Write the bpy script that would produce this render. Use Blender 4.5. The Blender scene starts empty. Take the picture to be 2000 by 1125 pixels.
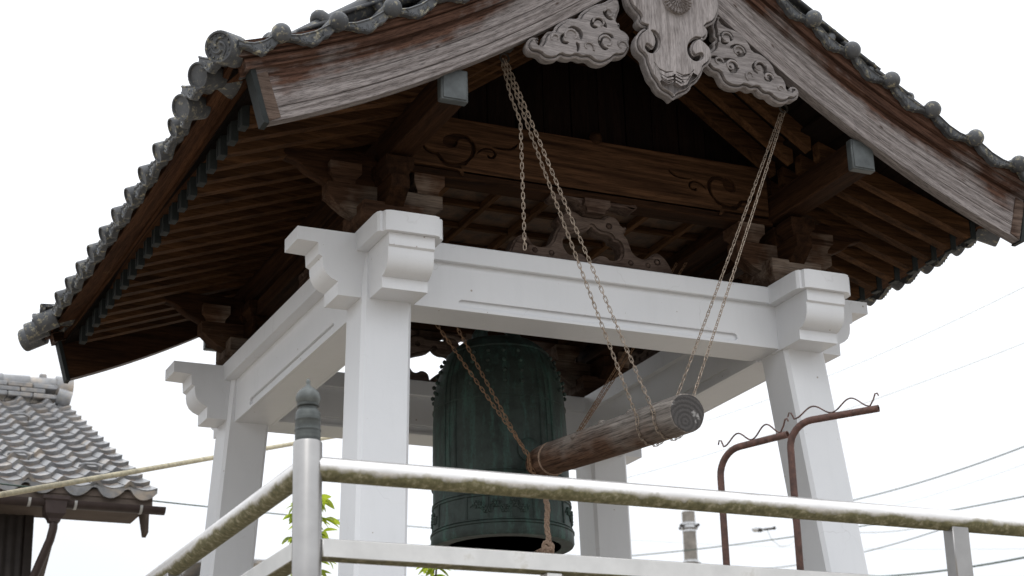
import bpy, bmesh, math, random
from mathutils import Vector, Matrix
random.seed(7)
sc = bpy.context.scene
col = sc.collection

# ---------------------------------------------------------------- camera, sky, sun, exposure
CAM = Vector((-5.2179, -11.332, -3.7159)); YAW, PITCH, ROLL, FPX = 0.4373, 0.3449, -0.0298, 3678.8
fw = Vector((math.sin(YAW)*math.cos(PITCH), math.cos(YAW)*math.cos(PITCH), math.sin(PITCH)))
r0 = Vector((math.cos(YAW), -math.sin(YAW), 0)); u0 = r0.cross(fw)
rt = r0*math.cos(ROLL)+u0*math.sin(ROLL); up = -r0*math.sin(ROLL)+u0*math.cos(ROLL)
cd = bpy.data.cameras.new('camera'); cam = bpy.data.objects.new('camera', cd); col.objects.link(cam)
cam.matrix_world = Matrix(((rt.x, up.x, -fw.x, CAM.x), (rt.y, up.y, -fw.y, CAM.y), (rt.z, up.z, -fw.z, CAM.z), (0, 0, 0, 1)))
cd.sensor_fit = 'HORIZONTAL'; cd.sensor_width = 36; cd.lens = FPX/2000*36
cd.clip_start = .1; cd.clip_end = 2000
cd.dof.use_dof = True; cd.dof.focus_distance = 11.6; cd.dof.aperture_fstop = 3.2
sc.camera = cam
def at(px, py, D):
    return CAM + (fw + rt*((px-1000)/FPX) - up*((py-562.5)/FPX))*D

SUN_EL, SUN_AZ = math.radians(52), math.radians(-118)     # soft light from the front, a little to the left
w = bpy.data.worlds.new('World'); sc.world = w; w.use_nodes = True
nt = w.node_tree; nt.nodes.clear()
wo = nt.nodes.new('ShaderNodeOutputWorld'); bg = nt.nodes.new('ShaderNodeBackground')
sky = nt.nodes.new('ShaderNodeTexSky'); sky.sky_type = 'NISHITA'; sky.sun_disc = False
sky.sun_elevation = SUN_EL; sky.sun_rotation = math.pi/2-SUN_AZ
mx = nt.nodes.new('ShaderNodeMix'); mx.data_type = 'RGBA'; mx.inputs[0].default_value = .95   # cloud cover over the clear sky
# overcast cloud: the standard overcast luminance, brighter overhead than at the horizon
wtc = nt.nodes.new('ShaderNodeTexCoord'); wsp = nt.nodes.new('ShaderNodeSeparateXYZ'); nt.links.new(wtc.outputs['Generated'], wsp.inputs[0])
wma = nt.nodes.new('ShaderNodeMath'); wma.operation = 'MULTIPLY_ADD'; wma.use_clamp = False; wma.inputs[1].default_value = 2.0; wma.inputs[2].default_value = 1.0
wmx = nt.nodes.new('ShaderNodeMath'); wmx.operation = 'MAXIMUM'; wmx.inputs[1].default_value = 0; nt.links.new(wsp.outputs[2], wmx.inputs[0]); nt.links.new(wmx.outputs[0], wma.inputs[0])
wvm = nt.nodes.new('ShaderNodeVectorMath'); wvm.operation = 'SCALE'; wvm.inputs[0].default_value = (7.55, 7.75, 8.05); nt.links.new(wma.outputs[0], wvm.inputs['Scale'])
wno = nt.nodes.new('ShaderNodeTexNoise'); wno.inputs['Scale'].default_value = 2.2; wno.inputs['Detail'].default_value = 5; nt.links.new(wtc.outputs['Generated'], wno.inputs['Vector'])
wmr = nt.nodes.new('ShaderNodeMapRange'); wmr.inputs[1].default_value = .3; wmr.inputs[2].default_value = .7; wmr.inputs[3].default_value = .92; wmr.inputs[4].default_value = 1.08; nt.links.new(wno.outputs['Fac'], wmr.inputs[0])
wv2 = nt.nodes.new('ShaderNodeVectorMath'); wv2.operation = 'SCALE'; nt.links.new(wvm.outputs[0], wv2.inputs[0]); nt.links.new(wmr.outputs[0], wv2.inputs['Scale'])
nt.links.new(wv2.outputs[0], mx.inputs[7]); nt.links.new(sky.outputs[0], mx.inputs[6]); nt.links.new(mx.outputs[2], bg.inputs[0])
bg.inputs[1].default_value = .1; nt.links.new(bg.outputs[0], wo.inputs[0])
sd = bpy.data.lights.new('sun', 'SUN'); sd.energy = .5; sd.angle = math.radians(25); sd.color = (1, .97, .93)
so = bpy.data.objects.new('sun', sd); col.objects.link(so)
sdir = Vector((math.cos(SUN_EL)*math.cos(SUN_AZ), math.cos(SUN_EL)*math.sin(SUN_AZ), math.sin(SUN_EL)))
so.rotation_euler = sdir.to_track_quat('Z', 'Y').to_euler()
vs = sc.view_settings; vs.view_transform = 'Standard'; vs.look = 'None'; vs.exposure = 0.0; vs.gamma = 1; vs.use_curve_mapping = False

# ---------------------------------------------------------------- materials
def mat(name):
    m = bpy.data.materials.new(name); m.use_nodes = True
    n = m.node_tree; b = n.nodes['Principled BSDF']
    return m, n, b
def N(n, t, **k):
    x = n.nodes.new(t)
    for a, v in k.items():
        if a.startswith('i_'): x.inputs[a[2:].replace('_', ' ')].default_value = v
        else: setattr(x, a, v)
    return x
def ramp(n, stops, src):
    r = n.nodes.new('ShaderNodeValToRGB'); e = r.color_ramp.elements
    while len(e) < len(stops): e.new(.5)
    for i, (p, c) in enumerate(stops):
        e[i].position = p; e[i].color = (c, c, c, 1) if isinstance(c, (int, float)) else (*c, 1)
    n.links.new(src, r.inputs[0]); return r.outputs[0]
def mixc(n, f, a, b, mode='MIX'):
    x = n.nodes.new('ShaderNodeMix'); x.data_type = 'RGBA'; x.blend_type = mode
    for s, v in ((0, f), (6, a), (7, b)):
        if isinstance(v, (int, float)): x.inputs[s].default_value = v if s == 0 else (v, v, v, 1)
        elif isinstance(v, tuple): x.inputs[s].default_value = (*v, 1)
        else: n.links.new(v, x.inputs[s])
    return x.outputs[2]
def mathn(n, op, a, b=0.0):
    x = n.nodes.new('ShaderNodeMath'); x.operation = op
    for i, v in enumerate((a, b)):
        if isinstance(v, (int, float)): x.inputs[i].default_value = v
        else: n.links.new(v, x.inputs[i])
    return x.outputs[0]
def coords(n, scale=(1, 1, 1), rnd=True):
    tc = n.nodes.new('ShaderNodeTexCoord'); mp = n.nodes.new('ShaderNodeMapping'); mp.inputs['Scale'].default_value = scale
    src = tc.outputs['Object']
    if rnd:
        oi = n.nodes.new('ShaderNodeObjectInfo'); va = n.nodes.new('ShaderNodeVectorMath'); va.operation = 'ADD'
        sx = mathn(n, 'MULTIPLY', oi.outputs['Random'], 17.3)
        cb = n.nodes.new('ShaderNodeCombineXYZ'); n.links.new(sx, cb.inputs[0]); n.links.new(sx, cb.inputs[1]); n.links.new(sx, cb.inputs[2])
        n.links.new(src, va.inputs[0]); n.links.new(cb.outputs[0], va.inputs[1]); src = va.outputs[0]
    n.links.new(src, mp.inputs[0]); return mp.outputs[0]
def noise(n, v, scale, detail=4, rough=.55, dist=0):
    x = n.nodes.new('ShaderNodeTexNoise'); x.inputs['Scale'].default_value = scale; x.inputs['Detail'].default_value = detail
    x.inputs['Roughness'].default_value = rough; x.inputs['Distortion'].default_value = dist
    n.links.new(v, x.inputs['Vector']); return x.outputs['Fac']
def bump(n, b, h, strength=.3, dist=.01):
    x = n.nodes.new('ShaderNodeBump'); x.inputs['Strength'].default_value = strength; x.inputs['Distance'].default_value = dist
    n.links.new(h, x.inputs['Height']); n.links.new(x.outputs[0], b.inputs['Normal'])

def wood(name, axis, dark, light, grey=None, gamt=(.45, .6), rough=.75, grain=60, bs=.35, wave=0.0):
    """timber with the grain along one axis; optional silver-grey weathering in patches"""
    m, n, b = mat(name)
    s = [1, 1, 1]; s['XYZ'.index(axis)] = .05
    v = coords(n, tuple(s)); v2 = coords(n, (1, 1, 1))
    g1 = noise(n, v, grain*.35, 5, .6, .6); g2 = noise(n, v, grain*3, 3, .6, .2); big = noise(n, v2, 2.2, 4, .6)
    wv = n.nodes.new('ShaderNodeTexWave'); wv.wave_type = 'BANDS'; wv.bands_direction = 'DIAGONAL'; wv.inputs['Scale'].default_value = 9; wv.inputs['Distortion'].default_value = 7; wv.inputs['Detail'].default_value = 3; wv.inputs['Detail Scale'].default_value = 1.6
    n.links.new(v, wv.inputs['Vector'])
    if wave: g1 = mathn(n, 'ADD', mathn(n, 'MULTIPLY', g1, 1-wave), mathn(n, 'MULTIPLY', wv.outputs['Fac'], wave))
    c = ramp(n, [(.28, dark), (.72, light)], g1)
    if grey:
        gg = ramp(n, [(.3, tuple(x*.62 for x in grey)), (.62, grey)], g1)
        f = ramp(n, [(gamt[0], 0), (gamt[1], 1)], mathn(n, 'ADD', mathn(n, 'MULTIPLY', big, .75), mathn(n, 'MULTIPLY', g1, .25)))
        c = mixc(n, f, c, gg)
    c = mixc(n, 1.0, c, ramp(n, [(.36, .55), (.54, 1.0)], g2), 'MULTIPLY')
    oi = n.nodes.new('ShaderNodeObjectInfo')
    c = mixc(n, 1.0, c, ramp(n, [(0, .72), (1, 1.12)], oi.outputs['Random']), 'MULTIPLY')
    n.links.new(c, b.inputs['Base Color']); b.inputs['Roughness'].default_value = rough
    b.inputs['Specular IOR Level'].default_value = .06
    bump(n, b, mathn(n, 'ADD', mathn(n, 'MULTIPLY', g1, .6), mathn(n, 'MULTIPLY', g2, .5)), bs, .006)
    return m
DK, LT = (.010, .005, .003), (.054, .025, .012)
WX, WY, WZ = (wood('dark_timber_'+a, a, DK, LT) for a in 'XYZ')
RAF = wood('rafter_timber', 'X', (.020, .0095, .0045), (.115, .056, .026))
RAFY = wood('batten_timber', 'Y', (.045, .022, .010), (.15, .075, .036))
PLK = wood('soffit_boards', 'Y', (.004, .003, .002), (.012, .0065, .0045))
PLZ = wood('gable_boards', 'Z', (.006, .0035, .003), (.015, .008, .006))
WBR = wood('bracket_timber', 'X', (.03, .015, .009), (.11, .06, .036), (.19, .148, .118), (.47, .62))
KOR = wood('rainbow_beam_timber', 'X', (.032, .015, .0075), (.14, .070, .035), wave=.2)
CARV = wood('grey_carving_timber', 'Z', (.115, .10, .095), (.23, .203, .195), (.295, .27, .265), (.35, .5), grain=130, bs=.2)
CARVX = wood('grey_fin_timber', 'X', (.115, .10, .095), (.23, .203, .195), (.295, .27, .265), (.35, .5), grain=130, bs=.2)
KAER = wood('strut_timber', 'X', (.028, .017, .013), (.10, .064, .049), (.165, .122, .10), (.42, .6), grain=110)
EAV = wood('eave_fascia_timber', 'Y', (.022, .010, .006), (.10, .046, .023), (.24, .15, .085), (.60, .74))

def barge_mat():
    """bargeboard: silver-grey where rain reaches the lower part of the board, red-brown higher up (attribute h = 0..1 up the board)"""
    m, n, b = mat('bargeboard_timber')
    at_ = n.nodes.new('ShaderNodeAttribute'); at_.attribute_name = 'hs'
    sep = n.nodes.new('ShaderNodeSeparateXYZ'); n.links.new(at_.outputs['Vector'], sep.inputs[0])
    cb = n.nodes.new('ShaderNodeCombineXYZ')
    n.links.new(mathn(n, 'MULTIPLY', sep.outputs[0], .06), cb.inputs[0]); n.links.new(sep.outputs[1], cb.inputs[1]); n.links.new(sep.outputs[2], cb.inputs[2])
    oi = n.nodes.new('ShaderNodeObjectInfo')
    va = n.nodes.new('ShaderNodeVectorMath'); va.operation = 'ADD'; n.links.new(cb.outputs[0], va.inputs[0])
    cb2 = n.nodes.new('ShaderNodeCombineXYZ'); n.links.new(mathn(n, 'MULTIPLY', oi.outputs['Random'], 9.0), cb2.inputs[0]); n.links.new(cb2.outputs[0], va.inputs[1])
    v = va.outputs[0]
    wv = n.nodes.new('ShaderNodeTexWave'); wv.wave_type = 'BANDS'; wv.bands_direction = 'Y'; wv.inputs['Scale'].default_value = 7; wv.inputs['Distortion'].default_value = 12; wv.inputs['Detail'].default_value = 3; wv.inputs['Detail Scale'].default_value = 1.3
    n.links.new(v, wv.inputs['Vector'])
    g1 = mathn(n, 'ADD', mathn(n, 'MULTIPLY', noise(n, v, 70, 5, .65, .4), .78), mathn(n, 'MULTIPLY', wv.outputs['Fac'], .22)); g2 = noise(n, v, 260, 3, .6, .2); g3 = noise(n, v, 5, 3, .6, 1.2)
    big = noise(n, at_.outputs['Vector'], 3.0, 5, .6)
    brown = ramp(n, [(.3, (.040, .021, .015)), (.7, (.135, .074, .053))], g1)
    grey = ramp(n, [(.28, (.125, .107, .102)), (.66, (.285, .258, .252))], g1)
    h = sep.outputs[1]                                            # metres above the lower edge
    f = mathn(n, 'ADD', mathn(n, 'SUBTRACT', 1.02, mathn(n, 'MULTIPLY', h, 2.6)), mathn(n, 'ADD', mathn(n, 'MULTIPLY', mathn(n, 'SUBTRACT', big, .5), 1.3), mathn(n, 'MULTIPLY', mathn(n, 'SUBTRACT', g3, .5), .9)))
    f = ramp(n, [(.18, 0), (.48, 1)], f)
    c = mixc(n, f, brown, grey)
    kv = n.nodes.new('ShaderNodeVectorMath'); kv.operation = 'MULTIPLY'; kv.inputs[1].default_value = (1.0, 1.9, 0); n.links.new(at_.outputs['Vector'], kv.inputs[0])
    kn_ = n.nodes.new('ShaderNodeTexVoronoi'); kn_.inputs['Scale'].default_value = 3.2; n.links.new(kv.outputs[0], kn_.inputs['Vector'])
    c = mixc(n, ramp(n, [(.03, .85), (.075, 0)], kn_.outputs['Distance']), c, (.045, .024, .017))
    c = mixc(n, 1.0, c, ramp(n, [(.38, .42), (.52, 1.0)], g2), 'MULTIPLY')
    n.links.new(c, b.inputs['Base Color']); b.inputs['Roughness'].default_value = .85; b.inputs['Specular IOR Level'].default_value = .08
    bump(n, b, mathn(n, 'ADD', g1, mathn(n, 'MULTIPLY', g2, .7)), .5, .006)
    return m
BARGE = barge_mat()

def paint():
    m, n, b = mat('white_gloss_paint')
    v = coords(n, (1, 1, 1), False)
    big = noise(n, v, 1.7, 5, .6); fine = noise(n, v, 60, 3, .6)
    vz = coords(n, (1, 1, .12), False); streak = noise(n, vz, 14, 4, .65)
    c = ramp(n, [(.3, (.61, .625, .65)), (.7, (.65, .663, .685))], big)
    c = mixc(n, 1.0, c, ramp(n, [(.30, .975), (.5, 1.0)], streak), 'MULTIPLY')
    vo = n.nodes.new('ShaderNodeTexVoronoi'); vo.inputs['Scale'].default_value = 13; n.links.new(v, vo.inputs['Vector'])
    spot = ramp(n, [(.028, 0), (.04, 1)], mathn(n, 'ADD', vo.outputs['Distance'], mathn(n, 'MULTIPLY', mathn(n, 'SUBTRACT', noise(n, v, 5, 2), .48), .35)))
    c = mixc(n, mathn(n, 'MULTIPLY', mathn(n, 'SUBTRACT', 1.0, spot), .75), c, (.25, .20, .16))
    vd = n.nodes.new('ShaderNodeVectorMath'); vd.operation = 'MULTIPLY_ADD'; nn_ = n.nodes.new('ShaderNodeTexNoise'); nn_.inputs['Scale'].default_value = 6; n.links.new(v, nn_.inputs['Vector'])
    n.links.new(nn_.outputs['Color'], vd.inputs[0]); vd.inputs[1].default_value = (.25, .25, .25); n.links.new(v, vd.inputs[2])
    ve = n.nodes.new('ShaderNodeTexVoronoi'); ve.feature = 'DISTANCE_TO_EDGE'; ve.inputs['Scale'].default_value = 1.9; n.links.new(vd.outputs[0], ve.inputs['Vector'])
    cr = mathn(n, 'MULTIPLY', ramp(n, [(.0, 1), (.006, 0)], ve.outputs['Distance']), ramp(n, [(.54, 0), (.64, .25)], noise(n, v, 2.3, 3)))
    c = mixc(n, cr, c, (.22, .20, .18))
    n.links.new(c, b.inputs['Base Color']); b.inputs['Roughness'].default_value = .42
    bump(n, b, mathn(n, 'ADD', fine, mathn(n, 'MULTIPLY', noise(n, v, 8, 3), 1.5)), .06, .01)
    return m
WHITE = paint()

def tile_mat(name, base, lichen=.5, warm=None, rough=.42, spec=.5):
    m, n, b = mat(name)
    v = coords(n, (1, 1, 1)); big = noise(n, v, 6, 5, .65); f2 = noise(n, v, 26, 5, .7); f3 = noise(n, v, 160, 3)
    c = ramp(n, [(.3, tuple(x*.6 for x in base)), (.7, tuple(x*1.35 for x in base))], big)
    if warm: c = mixc(n, ramp(n, [(.5, 0), (.66, .75)], noise(n, v, 4.5, 4, .6)), c, warm)
    c = mixc(n, ramp(n, [(.54, 0), (.66, lichen)], f2), c, (.33, .30, .21))
    oi = n.nodes.new('ShaderNodeObjectInfo')
    c = mixc(n, 1.0, c, ramp(n, [(0, .78), (1, 1.18)], oi.outputs['Random']), 'MULTIPLY')
    n.links.new(c, b.inputs['Base Color']); b.inputs['Roughness'].default_value = rough
    b.inputs['Specular IOR Level'].default_value = spec
    bump(n, b, mathn(n, 'ADD', f2, mathn(n, 'MULTIPLY', f3, .5)), .35, .006)
    return m
TILE = tile_mat('smoked_clay_tile', (.068, .072, .078), .85, None, .5, .3)
TILE2 = tile_mat('old_clay_tile', (.22, .222, .23), .35, (.42, .35, .28), .28)

def metal(name, base, rough=.4, metallic=.6, var=.3, sc_=12):
    m, n, b = mat(name); v = coords(n); f = noise(n, v, sc_, 5, .65)
    n.links.new(ramp(n, [(.3, tuple(x*(1-var) for x in base)), (.7, tuple(min(1, x*(1+var)) for x in base))], f), b.inputs['Base Color'])
    b.inputs['Roughness'].default_value = rough; b.inputs['Metallic'].default_value = metallic
    b.inputs['Specular IOR Level'].default_value = .35
    bump(n, b, noise(n, v, 90, 3), .1, .004)
    return m
COPPER = metal('dull_copper_sheet', (.062, .07, .072), .45, .1)
DCOPPER = metal('dark_copper_sheet', (.018, .021, .021), .55, 0); DCOPPER.node_tree.nodes['Principled BSDF'].inputs['Specular IOR Level'].default_value = .12
CHAIN = metal('galvanised_chain', (.30, .245, .195), .5, .4, .5, 60)
RCHAIN = metal('rusty_chain', (.27, .165, .10), .6, .35, .4, 40)
IRON = metal('black_iron', (.05, .045, .04), .6, .5)
GUT = metal('brown_gutter', (.05, .036, .034), .45, 0, .2)
STEELB = metal('galvanised_band', (.55, .56, .57), .4, .6)
CORR = metal('corrugated_wall', (.03, .024, .022), .55, .1, .25)
WIRE = metal('wire_sheath', (.03, .06, .045), .6, 0, .1)
WIRE2 = metal('pale_wire', (.62, .66, .66), .6, 0, .1)
CONC = metal('pole_concrete', (.20, .185, .165), .8, 0, .3, 5)
def rust():
    m, n, b = mat('rusty_pipe'); v = coords(n); f = noise(n, v, 30, 6, .7); g = noise(n, v, 7, 4)
    c = ramp(n, [(.3, (.035, .018, .014)), (.55, (.095, .045, .034)), (.75, (.16, .082, .064))], f)
    c = mixc(n, ramp(n, [(.60, 0), (.66, .6)], g), c, (.25, .19, .16))
    n.links.new(c, b.inputs['Base Color']); b.inputs['Roughness'].default_value = .7; bump(n, b, f, .4, .004); return m
RUST = rust()
def rail(name, moss, mettone=(.78, .76, .74)):
    """satin stainless tube; moss and lichen cling to its underside and flanks in streaks"""
    m, n, b = mat(name); v = coords(n, (1, 1, 1), False)
    g = n.nodes.new('ShaderNodeNewGeometry'); sp = n.nodes.new('ShaderNodeSeparateXYZ'); n.links.new(g.outputs['Normal'], sp.inputs[0])
    nz = sp.outputs[2]; f1 = noise(n, v, 28, 5, .7); f2 = noise(n, v, 5, 4, .6); f3 = noise(n, v, 110, 3)
    base = ramp(n, [(.3, tuple(x*.8 for x in mettone)), (.7, mettone)], f2)
    a = mathn(n, 'ADD', mathn(n, 'MULTIPLY', nz, -1.0), mathn(n, 'ADD', mathn(n, 'MULTIPLY', mathn(n, 'SUBTRACT', f1, .5), .6), mathn(n, 'MULTIPLY', mathn(n, 'SUBTRACT', f2, .5), 1.5)))
    mk = ramp(n, [(moss, 0), (moss+.58, 1)], a)
    gc = ramp(n, [(.3, (.070, .066, .032)), (.52, (.15, .14, .072)), (.72, (.36, .33, .24))], f1)
    n.links.new(mixc(n, mk, base, gc), b.inputs['Base Color'])
    n.links.new(mathn(n, 'MULTIPLY', mathn(n, 'SUBTRACT', 1.0, mk), .75), b.inputs['Metallic'])
    n.links.new(ramp(n, [(0, .33), (1, .9)], mk), b.inputs['Roughness'])
    bump(n, b, mathn(n, 'MULTIPLY', mathn(n, 'ADD', f1, f3), mk), .18, .004)
    return m
RAILM = rail('mossy_steel_rail', -.15); RAILB = rail('stained_steel_rail', .17, (.66, .65, .63)); NEWEL = rail('clean_steel_post', 2.5, (.36, .352, .345))
def cap_mat():
    m, n, b = mat('patinated_bronze_cap'); v = coords(n, (1, 1, 1), False); vz = coords(n, (.2, .2, 6), False)
    f = noise(n, v, 20, 5, .65); s = noise(n, vz, 12, 3, .6)
    c = ramp(n, [(.35, (.032, .036, .036)), (.6, (.085, .095, .092)), (.75, (.15, .175, .165))], mathn(n, 'ADD', mathn(n, 'MULTIPLY', f, .5), mathn(n, 'MULTIPLY', s, .5)))
    n.links.new(c, b.inputs['Base Color']); b.inputs['Roughness'].default_value = .5; b.inputs['Metallic'].default_value = .35; return m
CAPM = cap_mat()
CAPT = metal('verdigris_bulb', (.105, .115, .112), .5, .2, .3, 15)
def bronze():
    m, n, b = mat('old_green_bronze'); v = coords(n, (1, 1, 1), False); vz = coords(n, (1, 1, .15), False)
    f = noise(n, v, 7, 6, .7); s = noise(n, vz, 16, 5, .65); t = noise(n, v, 55, 4, .65)
    c = ramp(n, [(.3, (.014, .021, .018)), (.6, (.034, .050, .044))], f)
    c = mixc(n, ramp(n, [(.50, 0), (.74, .75)], mathn(n, 'ADD', mathn(n, 'MULTIPLY', s, .75), mathn(n, 'MULTIPLY', t, .25))), c, (.06, .15, .122))
    n.links.new(c, b.inputs['Base Color']); b.inputs['Roughness'].default_value = .6; b.inputs['Metallic'].default_value = .1; b.inputs['Specular IOR Level'].default_value = .35
    bump(n, b, mathn(n, 'ADD', f, t), .25, .006); return m
BRONZE = bronze()
def log_mat():
    m, n, b = mat('weathered_log'); v1 = coords(n, (1, 1, 1), False)
    vr = n.nodes.new('ShaderNodeVectorRotate'); vr.rotation_type = 'X_AXIS'; vr.inputs['Angle'].default_value = -.0955; n.links.new(v1, vr.inputs['Vector'])
    mp = n.nodes.new('ShaderNodeMapping'); mp.inputs['Scale'].default_value = (1, .045, 1); n.links.new(vr.outputs[0], mp.inputs[0]); v = mp.outputs[0]
    g = noise(n, v, 30, 5, .65, .8); g2 = noise(n, v, 150, 3, .6, .3); big = noise(n, v1, 3.2, 4)
    brown = ramp(n, [(.3, (.045, .025, .017)), (.7, (.17, .10, .066))], g)
    grey = ramp(n, [(.3, (.10, .088, .080)), (.65, (.30, .272, .248))], g)
    geo = n.nodes.new('ShaderNodeNewGeometry'); sp = n.nodes.new('ShaderNodeSeparateXYZ'); n.links.new(geo.outputs['Position'], sp.inputs[0])
    # the end under the open sky has silvered, the end under the roof kept its brown
    f = mathn(n, 'ADD', mathn(n, 'MULTIPLY', mathn(n, 'ADD', sp.outputs[1], 1.35), -.55), mathn(n, 'ADD', mathn(n, 'MULTIPLY', mathn(n, 'ADD', sp.outputs[2], .72), 2.2), mathn(n, 'SUBTRACT', big, .2)))
    c = mixc(n, ramp(n, [(.12, 0), (.62, 1)], f), brown, grey)
    c = mixc(n, 1.0, c, ramp(n, [(.36, .45), (.52, 1)], g2), 'MULTIPLY')
    n.links.new(c, b.inputs['Base Color']); b.inputs['Roughness'].default_value = .8; b.inputs['Specular IOR Level'].default_value = .08
    bump(n, b, mathn(n, 'ADD', g, mathn(n, 'MULTIPLY', g2, .5)), .45, .006); return m
LOG = log_mat()
def endgrain():
    m, n, b = mat('log_end_grain'); v = coords(n, (1, 1, 1), False)
    mp = n.nodes.new('ShaderNodeMapping'); mp.inputs['Location'].default_value = (.015, 0, .865); n.links.new(v, mp.inputs[0])
    wv = n.nodes.new('ShaderNodeTexWave'); wv.wave_type = 'RINGS'; wv.rings_direction = 'Y'; wv.inputs['Scale'].default_value = 12; wv.inputs['Distortion'].default_value = 2.6; wv.inputs['Detail'].default_value = 3; wv.inputs['Detail Scale'].default_value = 10
    n.links.new(mp.outputs[0], wv.inputs[0]); f = noise(n, v, 12, 4)
    c = ramp(n, [(.15, (.034, .031, .030)), (.85, (.068, .063, .061))], mathn(n, 'ADD', mathn(n, 'MULTIPLY', wv.outputs['Fac'], .6), mathn(n, 'MULTIPLY', noise(n, v, 30, 4, .7), .4)))
    c = mixc(n, ramp(n, [(.62, 0), (.70, .8)], f), c, (.42, .41, .40))
    n.links.new(c, b.inputs['Base Color']); b.inputs['Roughness'].default_value = .8; bump(n, b, wv.outputs['Fac'], .3, .004); return m
ENDG = endgrain()
def rope_mat():
    m, n, b = mat('hemp_rope'); v = coords(n); f = noise(n, v, 90, 4, .7)
    n.links.new(ramp(n, [(.3, (.16, .10, .07)), (.7, (.42, .31, .23))], f), b.inputs['Base Color']); b.inputs['Roughness'].default_value = .9; bump(n, b, f, .5, .004); return m
ROPE = rope_mat()
def plain(name, c, rough=.7, sc_=8, var=.2, trans=0):
    m, n, b = mat(name); v = coords(n); f = noise(n, v, sc_, 5, .65)
    n.links.new(ramp(n, [(.3, tuple(x*(1-var) for x in c)), (.7, tuple(min(1, x*(1+var)) for x in c))], f), b.inputs['Base Color'])
    b.inputs['Roughness'].default_value = rough
    if trans:
        t = n.nodes.new('ShaderNodeBsdfTranslucent'); t.inputs[0].default_value = (.55, .66, .06, 1); a = n.nodes.new('ShaderNodeMixShader'); a.inputs[0].default_value = trans
        n.links.new(b.outputs[0], a.inputs[1]); n.links.new(t.outputs[0], a.inputs[2]); n.links.new(a.outputs[0], n.nodes['Material Output'].inputs[0])
    else: bump(n, b, f, .3, .02)
    return m
PANEL = plain('faded_painted_panel', (.06, .030, .013), .7, 11, .8)
LEAF = plain('young_leaf', (.25, .33, .05), .45, 20, .3, .6)
BARK = plain('twig_bark', (.10, .08, .05), .8, 30)
GROUND = plain('pale_gravel', (.33, .285, .23), .95, 3, .25)
STONE = plain('platform_stone', (.22, .19, .155), .85, 4, .2)
PLASTER = plain('dark_plaster', (.11, .085, .07), .85, 3)
GUARD = plain('yellowed_cable_guard', (.42, .37, .24), .6, 14, .35)
HWHITE = plain('pale_house_wall', (.62, .60, .57), .8, 3, .1)

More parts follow.
